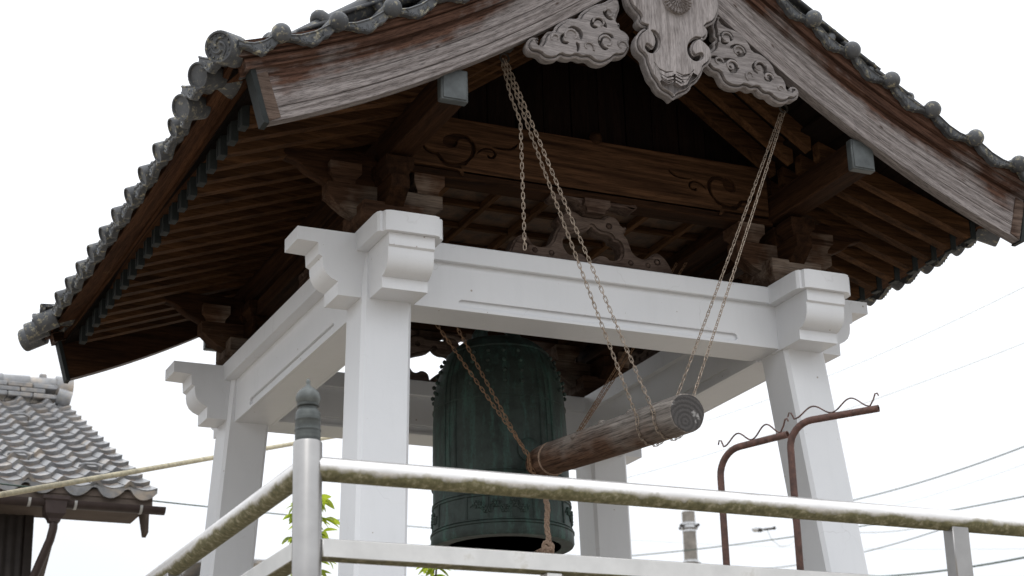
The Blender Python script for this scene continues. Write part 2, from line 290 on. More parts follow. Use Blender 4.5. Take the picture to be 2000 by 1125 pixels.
# ---------------------------------------------------------------- mesh helpers
class MB:
    def __init__(s): s.v = []; s.f = []
    def add(s, vs_, fs, M=None):
        o = len(s.v); s.v += [tuple(M @ Vector(q)) if M is not None else tuple(q) for q in vs_]
        s.f += [tuple(i+o for i in f) for f in fs]; return s
    def box(s, x0, x1, y0, y1, z0, z1, b=.006, M=None):
        c = ((x0+x1)/2, (y0+y1)/2, (z0+z1)/2); h = (abs(x1-x0)/2, abs(y1-y0)/2, abs(z1-z0)/2)
        b = min(b, min(h)*.6); V = []; ix = {}
        S = [(i, j, k) for i in (-1, 1) for j in (-1, 1) for k in (-1, 1)]
        for sg in S:
            for a in range(3):
                ix[sg, a] = len(V); V.append(tuple(c[t]+sg[t]*(h[t]-(0 if t == a else b)) for t in range(3)))
        F = []
        for a in range(3):
            o1, o2 = [t for t in range(3) if t != a]
            for sa in (-1, 1):
                q = []
                for s1, s2 in ((-1, -1), (1, -1), (1, 1), (-1, 1)):
                    sg = [0, 0, 0]; sg[a] = sa; sg[o1] = s1; sg[o2] = s2; q.append(ix[tuple(sg), a])
                F.append(q)
            # edge parallel to a between faces o1,o2
            for s1 in (-1, 1):
                for s2 in (-1, 1):
                    g0 = [0, 0, 0]; g0[o1] = s1; g0[o2] = s2; g1 = list(g0); g0[a] = -1; g1[a] = 1
                    F.append((ix[tuple(g0), o1], ix[tuple(g1), o1], ix[tuple(g1), o2], ix[tuple(g0), o2]))
        for sg in S: F.append((ix[sg, 0], ix[sg, 1], ix[sg, 2]))
        return s.add(V, F, M)
    def loft(s, rings, cap=True, closed=True):
        n = len(rings[0]); V = [p for r in rings for p in r]; F = []
        for i in range(len(rings)-1):
            for j in range(n if closed else n-1):
                k = (j+1) % n; F.append((i*n+j, i*n+k, (i+1)*n+k, (i+1)*n+j))
        if cap and closed: F.append(tuple(range(n))[::-1]); F.append(tuple((len(rings)-1)*n+j for j in range(n)))
        return s.add(V, F)
    def tube(s, path, r, n=8, cap=True, loop=False):
        P = [Vector(p) for p in path]; R = r if isinstance(r, (list, tuple)) else [r]*len(P); rings = []
        up_ = None
        for i, p in enumerate(P):
            if loop: d = (P[(i+1) % len(P)]-P[i-1]).normalized()
            else: d = ((P[i+1] if i+1 < len(P) else p)-(P[i-1] if i else p)).normalized()
            if up_ is None:
                up_ = Vector((0, 0, 1)) if abs(d.z) < .9 else Vector((1, 0, 0))
            a = (up_-d*up_.dot(d)).normalized(); up_ = a; bb = d.cross(a)
            rings.append([p+(a*math.cos(t)+bb*math.sin(t))*R[i] for t in (2*math.pi*k/n for k in range(n))])
        if loop: rings.append(rings[0]); cap = False
        return s.loft(rings, cap)
    def lathe(s, prof, c=(0, 0, 0), n=32, M=None):
        rings = []
        for (r, z) in prof: rings.append([(c[0]+max(r, 1e-4)*math.cos(2*math.pi*k/n), c[1]+max(r, 1e-4)*math.sin(2*math.pi*k/n), c[2]+z) for k in range(n)])
        if M is not None: rings = [[M @ Vector(p) for p in r] for r in rings]
        return s.loft(rings, True)
    def ball(s, c, r, n=14, m=9, sq=(1, 1, 1)):
        rings = []
        for i in range(m+1):
            t = math.pi*i/m; rings.append([(c[0]+sq[0]*r*max(math.sin(t), 1e-3)*math.cos(2*math.pi*k/n), c[1]+sq[1]*r*max(math.sin(t), 1e-3)*math.sin(2*math.pi*k/n), c[2]-sq[2]*r*math.cos(t)) for k in range(n)])
        return s.loft(rings, True)
    def prism(s, poly, fn, a, b):
        """polygon of (u,v) swept from a to b; fn(u,v,t) -> xyz"""
        return s.loft([[fn(u, v, a) for u, v in poly], [fn(u, v, b) for u, v in poly]], True)
    def mesh(s, name, m, smooth=40):
        me = bpy.data.meshes.new(name); me.from_pydata(s.v, [], s.f)
        bm = bmesh.new(); bm.from_mesh(me); bmesh.ops.recalc_face_normals(bm, faces=bm.faces); bm.to_mesh(me); bm.free()
        finish(me, m, smooth); return me
    def build(s, name, m, parent=None, smooth=40): return link(name, s.mesh(name, m, smooth), parent)
def finish(me, m, smooth=40):
    me.materials.clear(); me.materials.append(m)
    if smooth:
        me.polygons.foreach_set('use_smooth', [True]*len(me.polygons)); me.set_sharp_from_angle(angle=math.radians(smooth))
def link(name, me, parent=None, loc=None, M=None):
    o = bpy.data.objects.new(name, me); col.objects.link(o)
    if parent is not None: o.parent = parent
    if M is not None: o.matrix_local = M
    elif loc is not None: o.location = loc
    return o
def thing(name, label, cat, group=None, loc=(0, 0, 0)):
    o = bpy.data.objects.new(name, None); col.objects.link(o); o.location = loc; o.empty_display_size = .2
    return tag(o, label, cat, group)
def tag(o, label, cat, group=None):
    o['label'] = label; o['category'] = cat
    if group: o['group'] = group
    return o
def smoothp(poly, it=1):
    for _ in range(it):
        q = []
        for i in range(len(poly)):
            a, b = poly[i], poly[(i+1) % len(poly)]
            q += [(a[0]*.78+b[0]*.22, a[1]*.78+b[1]*.22), (a[0]*.22+b[0]*.78, a[1]*.22+b[1]*.78)]
        poly = q
    return poly
def area(p): return sum(p[i-1][0]*p[i][1]-p[i][0]*p[i-1][1] for i in range(len(p)))/2
def offset(p, d):
    """shrink (d>0) a closed polygon"""
    s = 1 if area(p) > 0 else -1; o = []
    for i in range(len(p)):
        a, b, c = p[i-1], p[i], p[(i+1) % len(p)]
        n1 = Vector((-(b[1]-a[1]), b[0]-a[0])); n2 = Vector((-(c[1]-b[1]), c[0]-b[0]))
        if n1.length < 1e-9 or n2.length < 1e-9: o.append(b); continue
        n1.normalize(); n2.normalize(); m = n1+n2
        m = m.normalized()/max(.55, math.sqrt(max(0, (1+n1.dot(n2))/2))) if m.length > 1e-6 else n1
        o.append((b[0]+m.x*d*s, b[1]+m.y*d*s))
    return o
def plate(polys, th, m, bev=.003, name='plate', smooth=40, off=True):
    """mesh of a flat cut-out (first polygon outline, others holes), in X-Z, thickness th centred on y=0"""
    cu = bpy.data.curves.new(name, 'CURVE'); cu.dimensions = '2D'; cu.fill_mode = 'BOTH'; cu.extrude = max(th/2-bev, .0005); cu.bevel_depth = bev; cu.bevel_resolution = 1; cu.offset = -bev if off else 0
    for p in polys:
        sp = cu.splines.new('POLY'); sp.points.add(len(p)-1); sp.use_cyclic_u = True
        for i, q in enumerate(p): sp.points[i].co = (q[0], q[1], 0, 1)
    ob = bpy.data.objects.new(name, cu); col.objects.link(ob)
    dg = bpy.context.evaluated_depsgraph_get(); me = bpy.data.meshes.new_from_object(ob.evaluated_get(dg))
    bpy.data.objects.remove(ob); bpy.data.curves.remove(cu); me.name = name
    me.transform(Matrix.Rotation(math.pi/2, 4, 'X')); finish(me, m, smooth)
    return me
def stroke(pl, w_):
    """closed polygon round a polyline"""
    L, R = [], []
    for i, q in enumerate(pl):
        a = Vector(pl[max(i-1, 0)]); b = Vector(pl[min(i+1, len(pl)-1)]); d = (b-a).normalized(); n_ = Vector((-d.y, d.x))
        k = w_*(.35 if i in (0, len(pl)-1) else 1)/2
        L.append((q[0]+n_.x*k, q[1]+n_.y*k)); R.append((q[0]-n_.x*k, q[1]-n_.y*k))
    return L+R[::-1]
T = Matrix.Translation
# ---------------------------------------------------------------- carved outlines (metres, in the plane of the gable / of the beam)
GEG = [(-0.326,1.783),(-0.319,1.722),(-0.31,1.667),(-0.288,1.625),(-0.238,1.585),(-0.254,1.547),(-0.234,1.52),(-0.195,1.517),(-0.238,1.485),(-0.267,1.439),(-0.277,1.391),(-0.265,1.347),(-0.222,1.319),(-0.217,1.28),(-0.199,1.232),(-0.185,1.189),(-0.156,1.161),(-0.145,1.131),(-0.115,1.106),(-0.069,1.093),(-0.045,1.065),(-0.011,1.101),(0.048,1.129),(0.079,1.161),(0.084,1.185),(0.122,1.21),(0.148,1.248),(0.17,1.288),(0.177,1.318),(0.223,1.354),(0.243,1.404),(0.241,1.455),(0.2,1.492),(0.183,1.501),(0.219,1.53),(0.229,1.578),(0.208,1.6),(0.281,1.641),(0.315,1.721),(0.32,1.786),(0.298,1.845),(0.289,1.907)]
GH1 = [(-0.173,1.498),(-0.139,1.492),(-0.113,1.452),(-0.121,1.394),(-0.158,1.346),(-0.203,1.345),(-0.222,1.373),(-0.208,1.404),(-0.183,1.393),(-0.167,1.378),(-0.145,1.41),(-0.147,1.448),(-0.16,1.479)]
GH2 = [(0.177,1.51),(0.132,1.51),(0.087,1.471),(0.069,1.424),(0.076,1.372),(0.11,1.345),(0.156,1.357),(0.179,1.39),(0.168,1.409),(0.144,1.4),(0.119,1.384),(0.1,1.417),(0.109,1.458),(0.137,1.492)]
LFIN = [(-0.425,1.68),(-0.36,1.735),(-0.33,1.72),(-0.322,1.659),(-0.346,1.603),(-0.356,1.57),(-0.328,1.547),(-0.335,1.523),(-0.289,1.506),(-0.265,1.475),(-0.277,1.442),(-0.268,1.413),(-0.292,1.368),(-0.308,1.344),(-0.35,1.329),(-0.373,1.327),(-0.403,1.294),(-0.466,1.258),(-0.517,1.259),(-0.551,1.282),(-0.569,1.279),(-0.597,1.269),(-0.637,1.28),(-0.668,1.261),(-0.713,1.258),(-0.733,1.266),(-0.759,1.24),(-0.809,1.224),(-0.848,1.229),(-0.877,1.255),(-0.927,1.251),(-0.95,1.274),(-0.954,1.305),(-0.935,1.342),(-0.903,1.362),(-0.878,1.356),(-0.872,1.332),(-0.886,1.324),(-0.867,1.311),(-0.844,1.346),(-0.838,1.382),(-0.807,1.416),(-0.771,1.423),(-0.76,1.457),(-0.718,1.498),(-0.667,1.529),(-0.606,1.536),(-0.594,1.57),(-0.551,1.614),(-0.488,1.654)]
LC0 = [(-0.69,1.447),(-0.654,1.472),(-0.609,1.46),(-0.59,1.429),(-0.597,1.394),(-0.612,1.397),(-0.615,1.429),(-0.64,1.449),(-0.67,1.443)]
LC1 = [(-0.733,1.397),(-0.71,1.411),(-0.725,1.383),(-0.718,1.356),(-0.686,1.359),(-0.7,1.344),(-0.73,1.343),(-0.744,1.364)]
LC2 = [(-0.529,1.537),(-0.492,1.566),(-0.452,1.557),(-0.431,1.525),(-0.428,1.503),(-0.449,1.509),(-0.463,1.539),(-0.488,1.545),(-0.514,1.529),(-0.521,1.503),(-0.485,1.494),(-0.517,1.481),(-0.54,1.499)]
LC3 = [(-0.483,1.434),(-0.446,1.465),(-0.395,1.463),(-0.386,1.442),(-0.437,1.442),(-0.461,1.428),(-0.468,1.396),(-0.451,1.371),(-0.422,1.364),(-0.457,1.35),(-0.483,1.373),(-0.492,1.402)]
LC4 = [(-0.438,1.621),(-0.415,1.638),(-0.428,1.603),(-0.409,1.577),(-0.381,1.565),(-0.41,1.558),(-0.437,1.575),(-0.449,1.599)]
LC5 = [(-0.546,1.293),(-0.419,1.395),(-0.296,1.479),(-0.289,1.468),(-0.411,1.382),(-0.538,1.282)]
LC6 = [(-0.37,1.453),(-0.322,1.474),(-0.282,1.446),(-0.292,1.425),(-0.334,1.452)]
LC7 = [(-0.638,1.369),(-0.616,1.358),(-0.619,1.322),(-0.634,1.305),(-0.631,1.333)]
RFIN = [(0.36,1.751),(0.372,1.7),(0.414,1.677),(0.479,1.668),(0.532,1.636),(0.572,1.59),(0.59,1.544),(0.645,1.538),(0.698,1.508),(0.739,1.462),(0.751,1.417),(0.789,1.408),(0.819,1.366),(0.82,1.317),(0.85,1.318),(0.846,1.345),(0.885,1.356),(0.913,1.325),(0.9,1.279),(0.864,1.252),(0.831,1.253),(0.812,1.23),(0.761,1.217),(0.708,1.235),(0.685,1.259),(0.654,1.252),(0.617,1.268),(0.6,1.291),(0.557,1.271),(0.513,1.29),(0.48,1.268),(0.415,1.262),(0.362,1.284),(0.346,1.317),(0.333,1.348),(0.292,1.349),(0.254,1.383),(0.244,1.433),(0.258,1.474),(0.306,1.506),(0.318,1.526),(0.31,1.552),(0.343,1.576),(0.317,1.595),(0.326,1.628),(0.313,1.668),(0.327,1.711)]
RC0 = [(0.354,1.607),(0.389,1.637),(0.435,1.635),(0.45,1.604),(0.428,1.57),(0.425,1.605),(0.404,1.616),(0.376,1.606),(0.365,1.578),(0.385,1.558),(0.416,1.561),(0.377,1.541),(0.349,1.564)]
RC1 = [(0.423,1.539),(0.471,1.565),(0.522,1.551),(0.539,1.516),(0.511,1.486),(0.475,1.474),(0.461,1.494),(0.481,1.514),(0.493,1.497),(0.517,1.517),(0.497,1.539),(0.459,1.544),(0.426,1.523)]
RC2 = [(0.264,1.432),(0.311,1.456),(0.352,1.436),(0.397,1.455),(0.453,1.45),(0.475,1.41),(0.456,1.367),(0.414,1.354),(0.394,1.385),(0.415,1.408),(0.424,1.374),(0.446,1.389),(0.438,1.424),(0.406,1.434),(0.356,1.412),(0.309,1.433)]
RC3 = [(0.566,1.431),(0.601,1.471),(0.648,1.474),(0.674,1.448),(0.67,1.408),(0.703,1.41),(0.721,1.386),(0.695,1.347),(0.66,1.346),(0.649,1.37),(0.674,1.362),(0.696,1.379),(0.677,1.391),(0.646,1.391),(0.649,1.431),(0.627,1.453),(0.598,1.442),(0.582,1.413),(0.612,1.383),(0.578,1.398)]
KAE = [(-0.603,0.402),(-0.585,0.455),(-0.568,0.502),(-0.55,0.542),(-0.523,0.578),(-0.486,0.602),(-0.453,0.6),(-0.431,0.577),(-0.422,0.554),(-0.403,0.54),(-0.364,0.532),(-0.317,0.542),(-0.29,0.564),(-0.272,0.593),(-0.253,0.647),(-0.232,0.682),(-0.214,0.7),(-0.237,0.72),(-0.236,0.746),(-0.201,0.784),(-0.16,0.806),(-0.119,0.812),(-0.086,0.8),(-0.063,0.784),(-0.025,0.786),(0.084,0.781),(0.102,0.8),(0.133,0.815),(0.174,0.811),(0.208,0.789),(0.227,0.752),(0.261,0.747),(0.259,0.717),(0.241,0.698),(0.27,0.666),(0.282,0.628),(0.294,0.591),(0.32,0.561),(0.367,0.545),(0.409,0.554),(0.439,0.584),(0.475,0.602),(0.509,0.593),(0.542,0.564),(0.568,0.528),(0.586,0.485),(0.605,0.448),(0.61,0.409)]
KH = [(-0.202,0.583),(-0.191,0.62),(-0.167,0.64),(-0.119,0.657),(-0.057,0.674),(-0.016,0.692),(0.009,0.725),(0.029,0.698),(0.072,0.678),(0.127,0.679),(0.153,0.663),(0.16,0.638),(0.193,0.636),(0.215,0.606),(0.216,0.561),(0.201,0.526),(0.165,0.505),(0.131,0.507),(0.112,0.524),(0.078,0.53),(0.037,0.518),(0.002,0.487),(-0.017,0.453),(-0.03,0.457),(-0.038,0.501),(-0.064,0.524),(-0.098,0.529),(-0.132,0.508),(-0.165,0.51),(-0.191,0.546)]
S1 = [(-1.196,1.083),(-1.166,1.044),(-1.126,1.027),(-1.087,1.025),(-1.052,0.983),(-1.013,0.969),(-0.957,0.974),(-0.909,0.993),(-0.876,1.026),(-0.859,1.077),(-0.866,1.116),(-0.889,1.141),(-0.922,1.144),(-0.954,1.131),(-0.958,1.102),(-0.979,1.074),(-1.015,1.068),(-1.046,1.079),(-1.056,1.106),(-1.045,1.144),(-1.009,1.166),(-0.953,1.179),(-0.897,1.176),(-0.857,1.15),(-0.834,1.113),(-0.831,1.074),(-0.848,1.031),(-0.885,0.993),(-0.901,0.966),(-0.941,0.96),(-0.926,0.93),(-0.917,0.896),(-0.931,0.902),(-0.95,0.931),(-0.982,0.938),(-1.029,0.938),(-1.068,0.964),(-1.099,1.011),(-1.139,1.005),(-1.181,1.034),(-1.205,1.062)]
S2 = [(-0.831,1.053),(-0.802,1.094),(-0.761,1.113),(-0.721,1.111),(-0.693,1.091),(-0.689,1.064),(-0.714,1.037),(-0.747,1.038),(-0.758,1.057),(-0.746,1.063),(-0.726,1.05),(-0.705,1.069),(-0.713,1.092),(-0.745,1.099),(-0.786,1.089),(-0.815,1.064)]
S3 = [(-0.728,1.122),(-0.671,1.123),(-0.606,1.13),(-0.56,1.153),(-0.535,1.178),(-0.548,1.143),(-0.59,1.116),(-0.639,1.111),(-0.688,1.112)]
# ---------------------------------------------------------------- ground and platform
def structure(o): o['kind'] = 'structure'; return o
ZG, ZP = -5.4, -2.75
structure(MB().add([(-150, -60, ZG), (150, -60, ZG), (150, 220, ZG), (-150, 220, ZG)], [(0, 1, 2, 3)]).build('ground', GROUND, None, 0))
structure(MB().box(-2.95, 2.95, -4.02, 3.9, ZG-.1, ZP-.12, .02).box(-3.02, 3.02, -4.09, 3.97, ZP-.12, ZP, .02).build('stone_platform', STONE))

# ---------------------------------------------------------------- bell tower: white frame
W, WYY, BX, BY = 2.9, 2.7788, .0646, .0941
tower = thing('bell_tower', 'open timber bell tower with white posts under a grey tiled gable roof', 'bell tower', None, (0, 0, ZP))
TW = T(-Vector((0, 0, ZP)))
def part(name, me, parent=None, M=None):
    """part of the tower given in world coordinates"""
    return link(name, me, tower if parent is None else parent, None, (TW if parent is None else Matrix()) @ (M if M is not None else Matrix()))
def bpart(mb, name, m, parent=None, smooth=40): return part(name, mb.mesh(name, m, smooth), parent)
RZ = lambda a: Matrix.Rotation(math.radians(a), 4, 'Z')
MX = Matrix.Scale(-1, 4, (1, 0, 0)); MY = Matrix.Scale(-1, 4, (0, 1, 0))
def prect(hw, hd, c): return [(-hw+c, -hd), (hw-c, -hd), (hw, -hd+c), (hw, hd-c), (hw-c, hd), (-hw+c, hd), (-hw, hd-c), (-hw, -hd+c)]
posts = {}
for sx in (-1, 1):
    for sy in (-1, 1):
        rings = []
        for z in (.31, 0, -.9, -1.8, ZP-.02):
            cx, cy = sx*(W/2-BX*z), sy*(WYY/2-BY*z)
            rings.append([(cx+a, cy+b, z) for a, b in prect(.1555, .1505, .022)])
        posts[sx, sy] = bpart(MB().loft(rings), 'post', WHITE)
        # stone footing under the foot of the post
        cx, cy = sx*(W/2-BX*ZP), sy*(WYY/2-BY*ZP)
        bpart(MB().box(cx-.26, cx+.26, cy-.26, cy+.26, ZP-.03, ZP+.16, .03), 'footing', STONE)
def slot_plate(L, h, sl):
    e_ = [(sl+.024*math.sin(t), .046-.024*math.cos(t)) for t in [math.pi*k/8 for k in range(9)]]
    return plate([[(-L, 0), (L, 0), (L, h), (-L, h)], e_+[(-x, z) for x, z in e_[::-1]]], .022, WHITE, .003, 'beam_face')
YF, YB = -1.491, -1.194
fp = slot_plate(1.30, .298, .95); sp = slot_plate(1.245, .316, .86)
for k in (1, -1):
    S = Matrix() if k == 1 else MY
    b = part('cross_beam', MB().box(-1.32, 1.32, YF+.02, YB-.02, 0, .405, .004).mesh('cross_beam', WHITE), None, S)
    part('beam_face', fp, b, T((0, YF+.011, 0))); part('beam_face', fp, b, T((0, YB-.011, 0)))
    part('top_band', MB().box(-1.24, 1.24, YF-.035, YB+.035, .292, .41, .006).mesh('top_band', WHITE), b)
    S = Matrix() if k == 1 else MX
    b = part('side_beam', MB().box(-1.535, -1.283, -1.26, 1.26, -.018, .405, .004).mesh('side_beam', WHITE), None, S)
    part('beam_face', sp, b, T((-1.544, 0, -.018)) @ RZ(90)); part('beam_face', sp, b, T((-1.274, 0, -.018)) @ RZ(90))
    # the top band runs out over the front as a plank with cusped corners
    e = [(-.21, 1.80), (-.205, 1.845), (-.192, 1.862), (-.176, 1.862), (-.168, 1.888), (-.14, 1.90)]
    pl = e+[(-x, y) for x, y in e[::-1]]
    pl = pl+[(x, -y) for x, y in pl[::-1]]
    part('top_band', MB().prism(pl, lambda u, v, t: (u-1.425, v, t), .290, .413).mesh('top_band', WHITE, 30), b)
FN = [(1.40, .289), (1.866, .289), (1.866, .215), (1.85, .206), (1.85, .17), (1.845, .135), (1.83, .102), (1.805, .078), (1.775, .062), (1.747, .056), (1.747, -.012), (1.40, -.012)]
SN = [(1.40, .40), (2.0, .40), (2.0, .318), (1.872, .314), (1.868, .24), (1.845, .228), (1.845, .2), (1.838, .16), (1.82, .125), (1.79, .10), (1.75, .083), (1.75, 0), (1.40, 0)]
for sx in (-1, 1):
    for sy in (-1, 1):
        mb = MB().prism(FN, lambda u, v, t: (sx*(1.4225+t), sy*u, v), -.1425, .1425)
        n_ = bpart(mb, 'beam_nose', WHITE, None, 30)
        mb = MB().prism(SN, lambda u, v, t: (sx*u, sy*(1.385+t), v), -.122, .122)
        bpart(mb, 'beam_nose', WHITE, None, 30)

# ---------------------------------------------------------------- brackets, rainbow beams, struts
def boat(L, z0, z1, hw, along):
    """bracket arm with boat-shaped ends, centred on the origin"""
    q = [(L-.22, z0), (L-.17, z0+.008), (L-.115, z0+.032), (L-.06, z0+.072), (L-.02, z0+.108), (L, z0+.115), (L, z1)]; p = [(-x, z) for x, z in q[::-1]]+q
    f = (lambda u, v, t: (u, t, v)) if along == 'X' else (lambda u, v, t: (t, u, v))
    return MB().prism(p, f, -hw, hw)
def block(s, z0, z1, zm):
    """bearing block: square above, tapering foot"""
    sq = lambda h, z: [(-h, -h, z), (h, -h, z), (h, h, z), (-h, h, z)]
    return MB().loft([sq(s*.68, z0), sq(s*.72, z0+(zm-z0)*.35), sq(s*.86, z0+(zm-z0)*.75), sq(s, zm), sq(s, z1)])
big = block(.19, .413, .60, .50).mesh('bearing_block', WBR); small = block(.10, .745, .865, .80).mesh('bearing_block', WBR)
armx = boat(.37, .545, .745, .06, 'X').mesh('bracket_arm', WBR, 30); army = boat(.30, .548, .743, .058, 'Y').mesh('bracket_arm', WY, 30); smalld = block(.09, .745, .865, .80).mesh('bearing_block', WY)
NOSE = [(0, .70), (.20, .70), (.33, .72), (.42, .765), (.50, .80), (.56, .855), (.63, .87), (.66, .905), (.62, .935), (.55, .915), (.52, .95), (.40, .955), (0, .955)]
nose = plate([smoothp(NOSE)], .09, WX, .01, 'curled_nose')
for sx in (-1, 1):
    for sy in (-1, 1):
        c = T((sx*1.42, sy*1.385, 0))
        part('bearing_block', big, None, c); part('bracket_arm', armx, None, c); part('bracket_arm', army, None, c)
        for dx, dy in ((-.27, 0), (.27, 0), (0, -.21), (0, .21), (0, 0)): part('bearing_block', small if dx else smalld, None, c @ T((dx, dy, 0)))
        part('curled_nose', nose, None, c @ (Matrix() if sx > 0 else MX))
def mir(p): return [(-x, z) for x, z in p]
strokes = [smoothp(q) for q in (S1, S2, S3)]
face = plate([[(-1.30, .934), (1.30, .934), (1.30, 1.279), (-1.30, 1.279)]]+strokes+[mir(q) for q in strokes], .03, KOR, .004, 'carved_face')
kae = plate([smoothp(KAE), smoothp(KH)], .10, KAER, .008, 'frog_leg_strut')
kae2 = plate([offset(smoothp(KAE), .014), offset(smoothp(KH), -.016)]+[[(cx+r_*math.cos(t)*1.05, cz+r_*math.sin(t)) for t in [2*math.pi*k/14 for k in range(14)]] for cx, cz, r_ in ((-.47, .53, .022), (-.405, .50, .017), (-.29, .495, .018), (.40, .50, .017), (.275, .50, .018), (.47, .53, .022), (-.13, .735, .022), (.13, .735, .022))], .016, KAER, .004, 'carved_face')
knob = MB().ball((0, 0, 0), .016, 10, 6).mesh('carved_bead', KAER)
for k in (1, -1):
    S = Matrix() if k == 1 else MY
    b = part('rainbow_beam', MB().box(-1.36, 1.36, -1.445, -1.31, .93, 1.28, .01).mesh('rainbow_beam', WX), None, S)
    part('groove_ground', MB().box(-1.29, 1.29, -1.4485, -1.444, .94, 1.27, .001).mesh('groove_ground', WX), b)
    part('carved_face', face, b, T((0, -1.464, 0)))
    part('peg', MB().ball((.02, -1.47, 1.30), .045, 14, 8).mesh('peg', WX), b)
    b = part('tie_plate', MB().box(-1.34, 1.34, -1.46, -1.30, .875, .927, .008).mesh('tie_plate', WX), None, S)
    # short carved arm between strut and beam
    arm = plate([smoothp([(-.20, .862), (-.12, .862), (-.10, .805), (.10, .805), (.12, .862), (.20, .862), (.27, .835), (.31, .855), (.30, .885), (.24, .872), (-.24, .872), (-.30, .885), (-.31, .855), (-.27, .835)])], .12, KAER, .006, 'curled_arm')
    part('curled_arm', arm, None, S @ T((0, -1.40, 0)))
    part('bearing_block', block(.09, .78, .862, .82).mesh('bearing_block', KAER), None, S @ T((0, -1.41, 0)))
    for Q in (S @ T((0, -1.33, 0)), S @ RZ(90) @ T((0, -1.36, 0)) if k == 1 else RZ(-90) @ T((0, -1.36, 0))):
        b = part('frog_leg_strut', kae, None, Q); part('carved_face', kae2, b, T((0, -.057, 0))); part('carved_face', kae2, b, T((0, .057, 0)))
        for cx, cz in ((-.47, .53), (-.405, .50), (-.29, .495), (.40, .50), (.275, .50), (.47, .53), (-.13, .735), (.13, .735)): part('carved_bead', knob, b, T((cx, -.056, cz)))
    # purlin with copper-capped end
    S = Matrix() if k == 1 else MX
    b = part('purlin', MB().box(-1.465, -1.31, -2.43, 2.43, .90, 1.088, .008).mesh('purlin', WY), None, S)
    for y in (-1, 1):
        cp = MB().box(-1.472, -1.303, min(y*2.45, y*2.395), max(y*2.45, y*2.395), .893, 1.095, .006).box(-1.472+.012, -1.303-.012, min(y*2.456, y*2.44), max(y*2.456, y*2.44), .905, 1.083, .003)
        part('end_cap', cp.mesh('end_cap', COPPER), b)
    bpart(MB().box(-1.30, -1.06, -1.28, 1.28, .86, .95, .01), 'inner_plate', WY) if k == 1 else bpart(MB().box(1.06, 1.30, -1.28, 1.28, .86, .95, .01), 'inner_plate', WY)
    part('wall_plate', MB().box(-1.45, -1.33, -1.36, 1.36, .752, .868, .008).mesh('wall_plate', WY), None, S)
    # dark boards closing the gable above the rainbow beam
    S = Matrix() if k == 1 else MY
    for i in range(13):
        x0 = -1.30+i*.2; x1 = x0+.193; xm = max(abs(x0), abs(x1)) if not (x0 < 0 < x1) else .1
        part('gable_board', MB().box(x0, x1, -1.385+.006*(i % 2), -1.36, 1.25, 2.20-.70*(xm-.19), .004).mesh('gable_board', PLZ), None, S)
bpart(MB().box(-.09, .09, -2.42, 2.42, 1.86, 2.05, .01), 'ridge_beam', WY)
bpart(MB().box(-1.3, 1.3, -.02, .22, .74, .96, .015), 'bell_beam', WX)
# coffered ceiling
pan = MB().box(-.17, .17, -.17, .17, 0, .012, .003).mesh('ceiling_panel', PANEL)
for i in range(-3, 4):
    for j in range(-3, 4): part('ceiling_panel', pan, None, T((i*.36, j*.36, .985)))
for i in range(-3, 3):
    bpart(MB().box(i*.36+.16, i*.36+.20, -1.26, 1.26, .935, .983, .004), 'ceiling_batten', RAFY); bpart(MB().box(-1.26, 1.26, i*.36+.162, i*.36+.198, .945, .984, .004), 'ceiling_batten', RAF)

# ---------------------------------------------------------------- roof timbers
def low(x): x = abs(x); return 2.04-.82*x+.09*x*x
def lift(y): return .085*(abs(y)/2.5)**3
def slope_x(x): return -.82+.18*abs(x)
ZR = lambda x: 1.10-.342*(x-1.39)       # underside of the outer rafters
ZI = lambda x: 2.06-.70*x               # underside of the inner rafters
rw, rh = .037, .118
def rafter(xa, xb, fn, mname):
    return MB().loft([[(x, -rw, fn(x)), (x, rw, fn(x)), (x, rw, fn(x)+rh), (x, -rw, fn(x)+rh)] for x in (xa, xb)])
ro = rafter(1.33, 2.50, ZR, 'rafter').mesh('rafter', RAF, 0); ri = rafter(.05, 1.27, ZI, 'rafter').mesh('rafter', RAF, 0)
capm = MB()
zc = ZR(2.5)
capm.box(2.472, 2.512, -rw-.005, rw+.005, zc-.004, zc+rh+.012, .004)
capm.box(2.505, 2.517, -rw-.005, -rw+.010, zc-.004, zc+rh+.012, .002).box(2.505, 2.517, rw-.010, rw+.005, zc-.004, zc+rh+.012, .002).box(2.505, 2.517, -rw, rw, zc-.004, zc+.010, .002).box(2.505, 2.517, -rw, rw, zc+rh-.004, zc+rh+.012, .002)
capm = capm.mesh('rafter_cap', DCOPPER)
RY = [(k-9.5)*.214 for k in range(20)]
for y in RY:
    for S in (Matrix(), MX):
        o = part('rafter', ro, None, S @ T((0, y, 0))); part('rafter_cap', capm, o)
        if abs(y) > 1.42: part('rafter', ri, None, S @ T((0, y, 0)))
